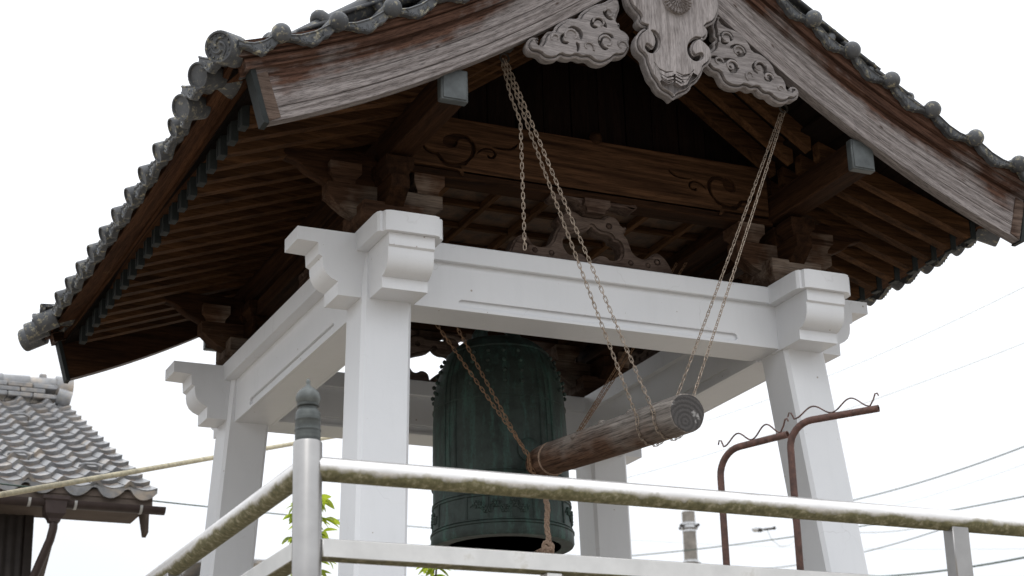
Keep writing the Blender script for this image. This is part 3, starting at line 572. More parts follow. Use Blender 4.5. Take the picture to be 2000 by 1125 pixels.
# soffit boards on the rafters, run along the eaves
for S in (Matrix(), MX):
    for xs, fn, n_ in (((1.2, 2.56), ZR, 7), ((.0, 1.30), ZI, 7)):
        for i in range(n_):
            a = xs[0]+(xs[1]-xs[0])*i/n_; b = xs[0]+(xs[1]-xs[0])*(i+1)/n_-.004
            yl = 2.42-.004*(i % 2)
            za, zb = fn(a)+rh+.002, fn(b)+rh+.002
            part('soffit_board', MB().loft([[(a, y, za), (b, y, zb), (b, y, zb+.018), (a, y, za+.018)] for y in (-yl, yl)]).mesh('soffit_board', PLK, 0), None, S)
    # two stepped eave boards, lifting towards the corners
    for (xa, xb, z0, z1, nm) in ((2.475, 2.565, .840, .885, 'eave_board'), (2.567, 2.69, .842, .888, 'eave_board'), (2.60, 2.73, .870, .890, 'tile_batten')):
        ys = [-2.47+4.94*k/16 for k in range(17)]
        rings = []
        for y in ys:
            l = lift(y)*(.55 if xa < 2.5 else 1); tl = -.02 if nm == 'eave_board' else 0
            rings.append([(xa, y, z0+l), (xb, y, z0+l+tl), (xb, y, z1+l+tl), (xa, y, z1+l)])
        part(nm, MB().loft(rings).mesh(nm, EAV, 0), None, S)

def barge(prof, x0, x1, name, tilt=.28):
    """board following the curve of the verge; prof = (height above lower edge, y)"""
    V, F, A = [], [], []; n_ = 26; m_ = len(prof); s = 0
    for i in range(n_+1):
        x = x0+(x1-x0)*i/n_
        if i: s += math.hypot((x1-x0)/n_, low(x)-low(x-(x1-x0)/n_))
        for h, y in prof:
            V.append((x+tilt*h*(x/x1)**3, y, low(x)+h)); A.append((s, h, y))
    for i in range(n_):
        for j in range(m_):
            k = (j+1) % m_; F.append((i*m_+j, i*m_+k, (i+1)*m_+k, (i+1)*m_+j))
    F += [tuple(range(m_))[::-1], tuple(n_*m_+j for j in range(m_))]
    me = bpy.data.meshes.new(name); me.from_pydata(V, [], F)
    bm = bmesh.new(); bm.from_mesh(me); bmesh.ops.recalc_face_normals(bm, faces=bm.faces); bm.to_mesh(me); bm.free()
    a = me.attributes.new('hs', 'FLOAT_VECTOR', 'POINT'); a.data.foreach_set('vector', [c for q in A for c in q])
    finish(me, BARGE, 25); me.materials.append(WX)
    for p in me.polygons:
        if p.normal.y > .4: p.material_index = 1          # the sheltered inner face never weathered
    return me
p1 = [(0, -2.43), (0, -2.505), (.066, -2.51), (.070, -2.50), (.075, -2.507), (.16, -2.507), (.164, -2.497), (.169, -2.502), (.30, -2.502), (.30, -2.43)]
p2 = [(.295, -2.42), (.295, -2.535), (.352, -2.54), (.36, -2.52), (.36, -2.42)]
p3 = [(.358, -2.40), (.358, -2.565), (.44, -2.575), (.445, -2.40)]
b1, b2, b3 = barge(p1, .02, 2.50, 'bargeboard'), barge(p2, .02, 2.55, 'verge_moulding'), barge(p3, .02, 2.585, 'verge_moulding')
for sx in (1, -1):
    for sy in (1, -1):
        S = (Matrix() if sx > 0 else MX) @ (Matrix() if sy > 0 else MY)
        o = part('bargeboard', b1, None, S); part('verge_moulding', b2, None, S); part('verge_moulding', b3, None, S)
        # copper shoe on the cut end and the raised edge strip beside it
        e = MB()
        q = [(2.496, -.012), (2.526, -.012), (2.526+.084, .297), (2.496+.084, .297)]
        e.prism(q, lambda u, v, t: (u, t, low(2.5)+v), -2.522, -2.425); part('end_cap', e.mesh('end_cap', DCOPPER, 0), o)
        q = [(2.43, .012), (2.494, .002), (2.494+.08, .292), (2.43+.08, .30)]
        e = MB().prism(q, lambda u, v, t: (u, t, low(2.5)+v+.55*(2.5-u)*.7), -2.512, -2.49)
        part('end_strip', e.mesh('end_strip', KAER, 0), o)

# gable pendant with its two fins
for S, front in ((Matrix(), True), (MY, False)):
    g = smoothp(GEG); h1, h2 = smoothp(GH1), smoothp(GH2)
    pend = part('gable_pendant', plate([g, h1, h2], .06, CARV, .008, 'gable_pendant'), None, S @ T((0, -2.545, 0)))
    if front:
        ws = []
        for i in range(4):
            z0 = 1.243-.022*i; hw = .146-.013*i; xc = -.045+(z0-1.065)*.076
            for sgn in (-1, 1): ws.append(stroke([(xc+sgn*.010, z0+.004), (xc+sgn*hw*.4, z0-.011), (xc+sgn*hw*.75, z0+.006), (xc+sgn*hw*.93, z0+.042)], .0085))
        up_ = plate([offset(g, .016), offset(h1, -.005), offset(h2, -.005)]+ws, .034, CARV, .003, 'raised_face')
        part('raised_face', up_, pend, T((0, -.046, 0)))
        for q, d_ in ((g, .004), (h1, -.003), (h2, -.003)): part('rim', MB().tube([(x, 0, z) for x, z in offset(q, d_)], .0085, 5, loop=True).mesh('rim', CARV, 60), pend, T((0, -.034, 0)))
        # round crest: a bird with wings spread into a ring of feathers
        cr = MB().lathe([(0, .036), (.06, .034), (.082, .026), (.094, .010), (.096, -.01)], n=28, M=T((.005, -2.604, 1.727)) @ Matrix.Rotation(math.pi/2, 4, 'X'))
        def feather(L, w_): return MB().loft([[(a*w_*k, d, y) for a, d in ((-1, 0), (-.5, -.7*.012), (0, -.012), (.5, -.7*.012), (1, 0), (.5, .004), (-.5, .004))] for y, k in ((0, .4), (L*.25, .9), (L*.7, 1), (L*.92, .7), (L, .2))])
        for ring_, cnt, r0_, L, w_, dz in ((0, 26, .052, .046, .0085, -.026), (1, 20, .030, .034, .0075, -.034), (2, 12, .010, .028, .007, -.038)):
            fm = feather(L, w_)
            for k in range(cnt):
                a = 2*math.pi*(k+.5*ring_)/cnt
                cr.add(fm.v, fm.f, T((.005, -2.604+dz, 1.727)) @ Matrix.Rotation(a, 4, 'Y') @ T((0, 0, r0_)))
        cr.ball((.005, -2.65, 1.80), .014, 10, 6).tube([(.005, -2.652, 1.80), (-.012, -2.654, 1.786), (-.02, -2.65, 1.77)], [.010, .008, .003], 6)
        part('crest', cr.mesh('crest', CARV), pend, T((0, 2.545, 0)))
    for fin, cuts in ((LFIN, (LC0, LC1, LC2, LC3, LC4, LC7)), (RFIN, (RC0, RC1, RC2, RC3))):
        fo = smoothp(fin)
        f_ = part('pendant_fin', plate([fo], .05, CARVX, .008, 'pendant_fin'), None, S @ T((0, -2.468, 0)))
        if front:
            for cx, cz, R_, a0, sg in (((-.66, 1.405, .052, 2.6, -1), (-.475, 1.525, .046, 2.4, -1), (-.435, 1.405, .050, 2.2, -1), (-.56, 1.35, .040, .4, 1), (-.41, 1.60, .034, 2.0, -1), (-.335, 1.40, .040, .8, 1), (-.77, 1.37, .032, 2.8, -1)) if fin is LFIN else
                                       ((.395, 1.59, .044, .9, 1), (.475, 1.51, .046, .9, 1), (.42, 1.40, .050, .9, 1), (.62, 1.43, .046, 1.2, 1), (.68, 1.37, .034, .9, 1), (.33, 1.415, .034, 1.0, 1), (.55, 1.36, .038, 3.4, -1), (.76, 1.31, .026, 1.0, 1))):
                pts = [(cx+R_*(1-.62*t)*math.cos(a0+sg*(4.6*t-.9)), 0, cz+R_*(1-.62*t)*math.sin(a0+sg*(4.6*t-.9))) for t in [k/13 for k in range(14)]]
                part('cloud_scroll', MB().tube(pts, [.005+.004*math.sin(math.pi*min(1, .15+k/13)) for k in range(14)], 6).mesh('cloud_scroll', CARVX, 60), f_, T((0, -.058, 0)))
        if front: part('raised_face', plate([offset(fo, .019)]+[offset(smoothp(c_), -.003) for c_ in cuts], .034, CARVX, .003, 'raised_face'), f_, T((0, -.041, 0))); part('rim', MB().tube([(x, 0, z) for x, z in offset(fo, .007)], .0085, 5, loop=True).mesh('rim', CARVX, 60), f_, T((0, -.030, 0)))

# ---------------------------------------------------------------- roof tiles
def ztile(x, y=0): return low(x)+.45+lift(y)*.6
ZM = [(2.76, .845), (2.45, .985), (1.9, 1.34), (1.5, 1.60), (.9, 2.02), (0, 2.62)]
def zmain(x):
    x = abs(x)
    for (a, za), (b, zb) in zip(ZM, ZM[1:]):
        if x >= b: return zb+(za-zb)*(x-b)/(a-b)
    return 2.62
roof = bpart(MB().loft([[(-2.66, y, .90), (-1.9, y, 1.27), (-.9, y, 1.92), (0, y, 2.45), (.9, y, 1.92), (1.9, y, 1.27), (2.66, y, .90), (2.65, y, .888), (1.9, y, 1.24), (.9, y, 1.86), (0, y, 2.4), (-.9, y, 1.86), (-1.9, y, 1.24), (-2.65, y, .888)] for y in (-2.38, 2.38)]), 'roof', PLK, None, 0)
PIT = .35
V, F = [], []
rows = 12; sub = 8; ncol = 14
for sx in (1, -1):
    for r_ in range(rows):
        xa, xb = 2.76*(1-r_/rows), 2.76*(1-(r_+1)/rows)-.03
        base = len(V); L = ncol*sub
        for j in range(L+1):
            y = -ncol*PIT/2*.985+ncol*PIT*.985*j/L; ph = 2*math.pi*j/sub; wv = .030*math.sin(ph)+.012*math.sin(2*ph+.6)
            V.append((sx*xa, y, zmain(xa)+wv+.022+lift(y))); V.append((sx*max(xb, 0), y, zmain(max(xb, 0))+wv+lift(y)))
        for j in range(L): F.append((base+2*j, base+2*j+1, base+2*j+3, base+2*j+2))
me = bpy.data.meshes.new('tile_field'); me.from_pydata(V, [], F); finish(me, TILE, 50)
tf = part('tile_field', me, roof); tf['kind'] = 'stuff'
mod = tf.modifiers.new('thickness', 'SOLIDIFY'); mod.thickness = .02; mod.offset = -1

# scalloped apron shared by eave and verge tiles: u 0..1 along the edge, v up
APT = [(0, .0), (.15, -.020), (.35, -.033), (.6, -.030), (.85, -.004), (1, .015)]
APB = [(1, -.03), (.93, -.058), (.86, -.082), (.76, -.085), (.69, -.108), (.58, -.116), (.48, -.098), (.42, -.096), (.30, -.072), (.12, -.05), (0, -.045)]
def apron(L, dz, back, th=.035):
    """tile end in local axes: x along the edge (0..L, rising dz), front at y=0, tile body going back"""
    f = lambda u, v, t: (u*L, t, u*dz+v)
    mb = MB().prism(APT+APB, f, 0, th)
    top = [(u, v) for u, v in APT]; mb.prism(top+[(u, v-.022) for u, v in top[::-1]], f, .01, back)
    # raised scroll relief on the face
    for k in range(5):
        u0_ = .30+.095*k; pts = [f(u0_+.03*math.sin(3*t)+.05*t, -.050-.035*math.sin(math.pi*(k+.8)/5.6)+.022*math.cos(4*t+k), -.002) for t in [i/5 for i in range(6)]]
        mb.tube(pts, .0045, 4)
    rim = [f(u, v+.008*(1 if i > 0 else 0), -.001) for i, (u, v) in enumerate(APB)]
    mb.tube(rim, .006, 4); mb.tube([f(u, v-.008, -.001) for u, v in APT], .006, 4)
    return mb
XB = [2.47, 2.145, 1.83, 1.535, 1.255, .985, .725, .47, .22]
ballm = MB().ball((0, 0, 0), .055, 18, 12).mesh('knob_tile', TILE)
for i, x in enumerate(XB):
    z = low(x)+.455
    ap = None
    if i < len(XB)-1:
        x2 = XB[i+1]; L = x-x2; dz = low(x2)-low(x); apm = apron(L, dz, .30).mesh('verge_tile', TILE, 50)
    ap0 = apron(2.70-2.47, low(2.47)-low(2.70), .30).mesh('verge_tile', TILE, 50) if i == 0 else None
    barrel = MB().tube([(0, -.03, 0), (0, .14, .02), (0, .34, .05)], .046, 12).mesh('barrel_tile', TILE)
    for S in (Matrix(), MX, MY, MX @ MY):
        part('knob_tile', ballm, roof, S @ T((x, -2.625, z+.012))); part('barrel_tile', barrel, roof, S @ T((x, -2.59, z+.012)))
        if i < len(XB)-1: part('verge_tile', apm, roof, S @ T((x, -2.615, z+.02)) @ MX)
        if ap0: part('verge_tile', ap0, roof, S @ T((2.70, -2.615, low(2.70)+.475)) @ MX)
# rolls running down the roof just inside the verge, with their cover rings
RP = [(2.62, .94), (2.45, 1.045), (2.2, 1.225), (1.9, 1.435), (1.5, 1.68), (.9, 2.08), (.1, 2.66)]
rollm = MB().tube([(x, -2.30, z) for x, z in RP], .066, 14).mesh('roll_tile', TILE)
ringm = MB().tube([(0, -.082*math.cos(t), .082*math.sin(t)) for t in [math.pi*(k/12*1.5-.25) for k in range(13)]], .030, 10).mesh('ring_tile', TILE)
for S in (Matrix(), MX, MY, MX @ MY):
    part('roll_tile', rollm, roof, S)
    for x, z in ((2.40, 1.09), (2.12, 1.285), (1.84, 1.475), (1.56, 1.645), (1.28, 1.83)):
        part('ring_tile', ringm, roof, S @ T((x, -2.30, z)) @ Matrix.Rotation(.6, 4, 'Y'))
# eaves: apron tiles and round end tiles
eap = apron(PIT, 0, .25).mesh('eave_tile', TILE, 50)
def disc(r, L, tomoe=False):
    mb = MB().lathe([(0, -.010), (r*.80, -.010), (r*.84, 0), (r*.96, 0), (r, -.008), (r*.97, -L)], n=24)
    if tomoe:
        for k in range(3):
            a0 = 2*math.pi*k/3; mb.tube([((r*.22+.36*r*t)*math.cos(a0+2.3*t), (r*.24+.38*r*t)*math.sin(a0+2.3*t), -.006) for t in [i/7 for i in range(8)]], [.010*r/.09*(1-.75*i/7) for i in range(8)], 6)
        for k in range(14): mb.ball((r*.72*math.cos(.45*k), r*.72*math.sin(.45*k), -.008), .006, 6, 4)
    return mb
d1, d2, d3 = disc(.062, .09).mesh('round_end_tile', TILE), disc(.077, .16).mesh('round_end_tile', TILE), disc(.09, .17, True).mesh('round_end_tile', TILE)
def place_disc(me, pos, d, S):
    q = Vector(d).normalized().to_track_quat('Z', 'Y').to_matrix().to_4x4()
    part('round_end_tile', me, roof, S @ T(pos) @ q)
for S in (Matrix(), MX):
    for k in range(10):
        y = (k-4.5)*PIT; place_disc(d1, (2.785, y, .845+lift(y)), (1, 0, -.46), S)
    for k in range(-1, 10):
        y = (k-4.5)*PIT; part('eave_tile', eap, roof, S @ T((2.755, y+.0, .905+lift(y+PIT/2))) @ RZ(90))
    for Q in (Matrix(), MY):
        for me_, pos, d in ((d2, (2.83, -1.93, .835), (1, -.42, -.42)), (d2, (2.83, -2.27, .875), (1, -.50, -.40)), (d3, (2.80, -2.57, .915), (1, -.85, -.33))): place_disc(me_, pos, d, S @ Q if Q == Matrix() else S @ T((.02, .10, -.02)) @ Q)
        part('corner_tile', apron(.33, .02, .28).mesh('corner_tile', TILE, 50), roof, S @ Q @ T((2.765, -2.28, .925)) @ RZ(78))
        part('corner_tile', apron(.26, .02, .22).mesh('corner_tile', TILE, 50), roof, S @ Q @ T((2.74, -2.53, .955)) @ RZ(70))
# ---------------------------------------------------------------- bronze bell
BC = (0.0, .10)
bell = thing('bronze_bell', 'large dark green bronze temple bell hanging under the tower roof', 'bell', None, (BC[0], BC[1], -1.07))
def bl(name, mb, m=BRONZE, parent=None, smooth=35): return link(name, mb.mesh(name, m, smooth), parent or bell, (0, 0, 0) if parent else (0, 0, 1.07))
BP = [(.395, -1.07), (.478, -1.07), (.486, -1.055), (.484, -1.0), (.474, -.97), (.468, -.80), (.466, -.62), (.466, -.45), (.462, -.25), (.452, -.05), (.437, .06), (.41, .15), (.372, .24), (.325, .315), (.26, .365), (.16, .39), (.02, .40)]
inner = [(.02, .33), (.22, .29), (.32, .18), (.37, -.1), (.385, -.8), (.395, -1.07)]
body = bl('bell_body', MB().lathe(BP, n=72).lathe(inner[::-1], n=48))
def brad(z):
    q = BP[1:]
    for (r1, z1), (r2, z2) in zip(q, q[1:]):
        if z1 <= z <= z2 and z2 > z1: return r1+(r2-r1)*(z-z1)/(z2-z1)
    return .46
for z, t in ((-.985, .010), (-.965, .006), (-.802, .008), (-.782, .006), (-.655, .010), (-.63, .006), (-.12, .006), (.27, .008)):
    bl('raised_ring', MB().tube([((brad(z)+.002)*math.cos(2*math.pi*k/64), (brad(z)+.002)*math.sin(2*math.pi*k/64), z) for k in range(64)], t, 6, loop=True))
def vrib(a, z0, z1, t=.006):
    return MB().tube([((brad(z)+.002)*math.cos(a), (brad(z)+.002)*math.sin(a), z) for z in [z0+(z1-z0)*k/12 for k in range(13)]], t, 6)
A0 = math.radians(-116)
for q in range(4):
    c0 = A0+math.radians(45)+q*math.pi/2
    for da in (-.12, -.105, .105, .12, 0.0): bl('upright_rib', vrib(c0+da, -.64, .26, .005 if da else .003))
    for da in (-.30, -.285, .285, .30, .62, -.62): bl('panel_rib', vrib(c0+da, -.96, -.80, .005))
    # relief scroll in the low frieze
    mb = MB()
    fr_ = random.Random(q); rz = lambda a_, z_, o_=.003: ((brad(-.88)+o_)*math.cos(a_), (brad(-.88)+o_)*math.sin(a_), z_)
    for s_ in range(6):                                     # arabesque of blossoms on a winding stem
        ac = c0+math.pi/4+(s_-2.5)*.13; zc = -.88+.018*(-1)**s_
        mb.ball(rz(ac, zc, .002), .013, 8, 5)
        for k in range(6): mb.ball(rz(ac+.040*math.cos(1.047*k), zc+.020*math.sin(1.047*k)), .011, 7, 4)
        for k in range(3): mb.tube([rz(ac+.065+.030*math.cos(t+k*2.1)*(1-.15*t), zc+(.022*math.sin(t+k*2.1)+fr_.uniform(-.006, .006))*(-1)**k) for t in [i*.5 for i in range(6)]], [.007, .0065, .006, .0055, .004, .003], 5)
    mb.tube([rz(c0+math.pi/4+(t-.5)*.86, -.88+.022*math.sin(t*19)) for t in [i/40 for i in range(41)]], .004, 4)
    bl('frieze_scroll', mb)
    # rows of studs between the ribs
    for i in range(4):
        for j in range(4):
            a = c0+math.pi/4+(i-1.5)*.26; z = -.02+.078*j; r_ = brad(z)
            sm = MB().lathe([(.016, -.012), (.011, .004), (.016, .012), (.013, .020), (.005, .025), (.001, .026)], n=10, M=T((r_*math.cos(a), r_*math.sin(a), z)) @ Vector((math.cos(a), math.sin(a), .18)).to_track_quat('Z', 'Y').to_matrix().to_4x4())
            bl('stud', sm)
for k in range(2):
    a = A0+(0.02 if k == 0 else math.pi); zc = -.50
    bl('striking_boss', MB().lathe([(.085, -.01), (.085, .008), (.07, .016), (.03, .018), (.001, .019)], n=24, M=T((brad(zc)*math.cos(-math.pi/2+k*math.pi), brad(zc)*math.sin(-math.pi/2+k*math.pi), zc)) @ Matrix.Rotation(math.pi/2*(1 if k == 0 else -1), 4, 'X')))
bl('crown_loop', MB().tube([(.125*math.cos(t)*1.15, 0, .39+.15*math.sin(t)) for t in [math.pi*i/12 for i in range(13)]], .042, 10).ball((-.13, 0, .42), .06, 12, 8).ball((.13, 0, .42), .06, 12, 8).ball((0, 0, .545), .045, 10, 8))
bl('hanging_hook', MB().tube([(0, 0, .50), (0, .03, .53), (0, .035, .60), (0, 0, .64), (0, 0, .80)], .02, 8), IRON)

# ---------------------------------------------------------------- striker log
A, B = Vector((0, -2.455, -.812)), Vector((0, -.47, -.622))
log = thing('striker_log', 'weathered round wooden log hung level on chains, its end beside the bell', 'log', None, (0, -1.45, -.72))
ld = (B-A).normalized(); L = (B-A).length
rings = []; nn = 26
lx = Vector((1, 0, 0)); lz = lx.cross(ld).normalized()
stn = [(0, .108), (.004, .113), (.3, .114), (.8, .112), (1.3, .110), (1.72, .106), (1.735, .100), (1.75, .100), (1.765, .106), (1.88, .105), (1.965, .095), (1.99, .080)]
for s_, r_ in stn:
    c = A+ld*s_; rings.append([c+(lx*math.cos(t)+lz*math.sin(t))*r_*(1+.018*math.sin(3*t+1.3*s_)+.012*math.sin(7*t+4*s_)) for t in [2*math.pi*k/nn for k in range(nn)]])
OFF = -Vector((0, -1.45, -.72))
link('log_body', MB().loft(rings).mesh('log_body', LOG, 50), log, OFF)
e = MB(); e.loft([[A-ld*.003+(p-A)*.985 for p in rings[0]], [A+ld*.004+(p-A)*.985 for p in rings[0]]]); link('log_end', e.mesh('log_end', ENDG, 30), log, OFF)
link('binding', MB().tube([A+ld*1.742+(lx*math.cos(t)+lz*math.sin(t))*.103 for t in [2*math.pi*k/24 for k in range(24)]], .008, 6, loop=True).mesh('binding', ROPE), log, OFF)
for s_, a in ((.62, 1.9), (.95, 2.1), (1.25, 2.6), (.20, 2.9)):     # branch stubs
    c = A+ld*s_+(lx*math.cos(a)+lz*math.sin(a))*.108
    link('knot', MB().ball(tuple(c), .022, 10, 6, (1, 1.6, 1)).mesh('knot', LOG), log, OFF)

# ---------------------------------------------------------------- chains
PITCH = .0315
def link_mesh(m):
    hl, hw = .0145, .0085
    pts = [(hw*math.cos(t), 0, hl+hw*math.sin(t)) for t in (0, math.pi/4, math.pi/2, 3*math.pi/4, math.pi)]+[(hw*math.cos(t), 0, -hl+hw*math.sin(t)) for t in (math.pi, 5*math.pi/4, 3*math.pi/2, 7*math.pi/4, 2*math.pi)]
    return MB().tube(pts, .0025, 5, loop=True).mesh('chain_link', m, 60)
LK, LKR = link_mesh(CHAIN), link_mesh(RCHAIN)
def resample(path, step):
    P = [Vector(p) for p in path]; out = [P[0].copy()]; rem = step
    for a, b in zip(P, P[1:]):
        seg = (b-a).length; t = 0
        while seg-t >= rem:
            t += rem; out.append(a+(b-a)*(t/seg)); rem = step
        rem -= seg-t
    return out
def chain(name, label, path, me, group, twist=.0):
    P = resample(path, PITCH); root = thing(name, label, 'chain', group, P[0])
    for i in range(len(P)-1):
        m = (P[i]+P[i+1])/2; d = (P[i+1]-P[i]).normalized()
        q = d.to_track_quat('Z', 'Y').to_matrix().to_4x4()
        link('chain_link', me, root, None, T(m-P[0]) @ q @ Matrix.Rotation((math.pi/2 if i % 2 else 0)+.5+twist*i+random.uniform(-.15, .15), 4, 'Z'))
    return root
def sag(a, b, s, n=10):
    a, b = Vector(a), Vector(b); return [a.lerp(b, t)+Vector((0, 0, -s*4*t*(1-t))) for t in [k/n for k in range(n+1)]]
def logpt(s_, a, r_=.121):
    return A+ld*s_+(lx*math.cos(a)+lz*math.sin(a))*r_
def sling(hookL, hookR, s_, tw, dy=0):
    """down from one hook, round under the log and up to the other hook"""
    under = [logpt(s_+.10*(i/10-.0)*tw, math.radians(172+i*(368-172)/10)) for i in range(11)]
    return sag(hookL, under[0], .015)+under[1:-1]+sag(under[-1], hookR, .015)
HL, HR = Vector((-.97, -2.236, 1.33)), Vector((.97, -2.236, 1.33))
chain('chain', 'pale chain looped round the log nearest its free end, the outer of two', sling(HL+Vector((.008, 0, 0)), HR+Vector((.008, 0, 0)), .17, .55), LK, 'chains carrying the log')
chain('chain', 'pale chain looped round the log just inboard of the outer loop', sling(HL+Vector((-.008, 0, 0)), HR+Vector((-.008, .01, 0)), .37, .9), LK, 'chains carrying the log')
chain('chain', 'single loose pale chain end hanging straight down before the carved frog-leg strut', [(-.985, -2.225, 1.33), (-.925, -2.215, 1.10), (-.862, -2.20, .96), (-.860, -2.20, .15)], LK, 'chains carrying the log')
KL, KR = Vector((-1.13, -.66, .93)), Vector((1.13, -.66, .93))
chain('chain', 'rusty chain crossing the bell on the left down to the inner end of the log', sling(KL+Vector((-.20, -.02, 0)), KR+Vector((.02, -.03, 0)), 1.84, .3), LKR, 'chains carrying the log')
chain('chain', 'second rusty chain down to the inner end of the log, beside its twin', sling(KL+Vector((.10, .02, 0)), KR+Vector((-.03, .03, 0)), 1.87, .2), LKR, 'chains carrying the log')
for p, lb in ((HL, 'black iron ring fixed to the rafters by the left gable fin'), (HR, 'black iron ring fixed to the rafters under the right gable fin'), (KL, 'iron ring on the ceiling plate at the left rear chain'), (KR, 'iron ring on the ceiling plate at the right rear chain')):
    r_ = thing('chain_hook', lb, 'hook', 'hooks for the log chains', p)
    link('ring', MB().tube([(.028*math.cos(t), 0, .028*math.sin(t)+.01) for t in [2*math.pi*k/16 for k in range(16)]], .007, 6, loop=True).mesh('ring', IRON), r_)
    link('shank', MB().tube([(0, 0, .035), (0, 0, .10)], .008, 6).box(-.05, .05, -.03, .03, .062, .074, .002).mesh('shank', IRON), r_)

# ---------------------------------------------------------------- pull rope
rp = thing('pull_rope', 'frayed hemp pull rope with a knot hanging below the log', 'rope', None, (0, -.60, -.73))
rope_c = [Vector((.005*math.sin(k*.5), -.60+.003*math.sin(k*.8), -.73-.0145*k)) for k in range(34)]
for ph in (0, 2.1, 4.2):
    link('strand', MB().tube([c+Vector((.0095*math.cos(k*.75+ph), .0095*math.sin(k*.75+ph), 0))-Vector((0, -.60, -.73)) for k, c in enumerate(rope_c)], .0105, 6).mesh('strand', ROPE), rp)
kn = MB(); kc = Vector((0, 0, -.46))
for i in range(3): kn.tube([kc+Vector((.030*math.cos(t)*(1-.1*i), .026*math.sin(t), .018*math.sin(2*t+i*2)-.018*i)) for t in [2*math.pi*k/14 for k in range(14)]], .0155, 6, loop=True)
link('knot', kn.mesh('knot', ROPE, 60), rp)
fr = MB()
for k in range(46):
    a = random.uniform(0, 6.28); s_ = random.uniform(.02, .07); p0 = kc+Vector((-.025+random.uniform(-.02, .02), random.uniform(-.02, .02), -.02))
    fr.tube([p0, p0+Vector((math.cos(a)*s_*.6-.02, math.sin(a)*s_*.6, -s_*.5)), p0+Vector((math.cos(a)*s_-.02, math.sin(a)*s_, -s_*random.uniform(.3, 1.6)))], [.002, .0016, .0008], 3)
fr.tube([kc, kc+Vector((.005, 0, -.09))], .017, 6).tube([kc+Vector((-.03, -.005, -.005)), kc+Vector((-.045, -.01, -.10))], .016, 6)
link('frayed_end', fr.mesh('frayed_end', ROPE, 60), rp)

# ---------------------------------------------------------------- guard rail round the platform
NX, NY = -2.677, -3.747
gr = thing('guard_rail', 'steel guard rail with mossy round top rail and corner post round the platform', 'railing', None, (NX, NY, ZP))
GO = -Vector((NX, NY, ZP))
def g(name, mb, m, parent=None, smooth=40): return link(name, mb.mesh(name, m, smooth), parent or gr, (0, 0, 0) if parent else GO)
for nx in (NX, -NX):
    nw = g('newel_post', MB().lathe([(.0635, ZP), (.0635, -1.553), (.060, -1.546), (.02, -1.545)], (nx, NY, 0), 40), NEWEL)
    cap = MB().lathe([(.056, -1.56), (.0565, -1.50), (.0585, -1.498), (.0585, -1.492), (.056, -1.49), (.0555, -1.455), (.057, -1.453), (.057, -1.447), (.055, -1.445), (.054, -1.415), (.046, -1.402), (.040, -1.398), (.040, -1.39), (.049, -1.386), (.050, -1.377), (.044, -1.372)], (nx, NY, 0), 36)
    g('cap_sleeve', cap, CAPM, nw)
    g('cap_bulb', MB().lathe([(.043, -1.377), (.052, -1.362), (.0545, -1.346), (.051, -1.330), (.042, -1.315), (.028, -1.304), (.016, -1.296), (.010, -1.288), (.0085, -1.28), (.010, -1.271), (.007, -1.262), (.001, -1.258)], (nx, NY, 0), 36), CAPT, nw)
def pipe(a, b, r_=.0535, n=32): return MB().tube([Vector(a).lerp(Vector(b), t) for t in [k/8 for k in range(9)]], r_, n)
ZT, ZL = -1.662, -2.018
g('top_rail', pipe((NX+.04, NY, ZT), (-NX-.04, NY, ZT)), RAILM); g('top_rail', pipe((NX, NY+.04, ZT), (NX, 3.6, ZT)), RAILM); g('top_rail', pipe((-NX, NY+.04, ZT), (-NX, 3.6, ZT)), RAILM)
g('lower_rail', MB().box(NX+.055, -NX-.055, NY-.045, NY+.045, ZL-.042, ZL+.042, .005), RAILB)
for s_ in (1, -1): g('lower_rail', MB().box(s_*NX-.045, s_*NX+.045, NY+.055, 3.6, ZL-.042, ZL+.042, .005), RAILB)
for x in (-1.52, .765): g('stanchion', MB().box(x-.052, x+.052, NY-.04, NY+.04, ZL+.043, ZT-.035, .005) if x > 0 else MB().box(x-.04, x+.04, NY-.038, NY+.038, ZP, ZL-.043, .005), RAILB if x < 0 else NEWEL)
g('stanchion', MB().box(.765-.052, .765+.052, NY-.04, NY+.04, ZP, ZL-.043, .005), NEWEL)
for y in (-1.5, .8, 3.1):
    for s_ in (1, -1): g('stanchion', MB().box(s_*NX-.04, s_*NX+.04, y-.05, y+.05, ZP, ZL-.043, .005).box(s_*NX-.04, s_*NX+.04, y-.05, y+.05, ZL+.043, ZT-.035, .005), NEWEL)

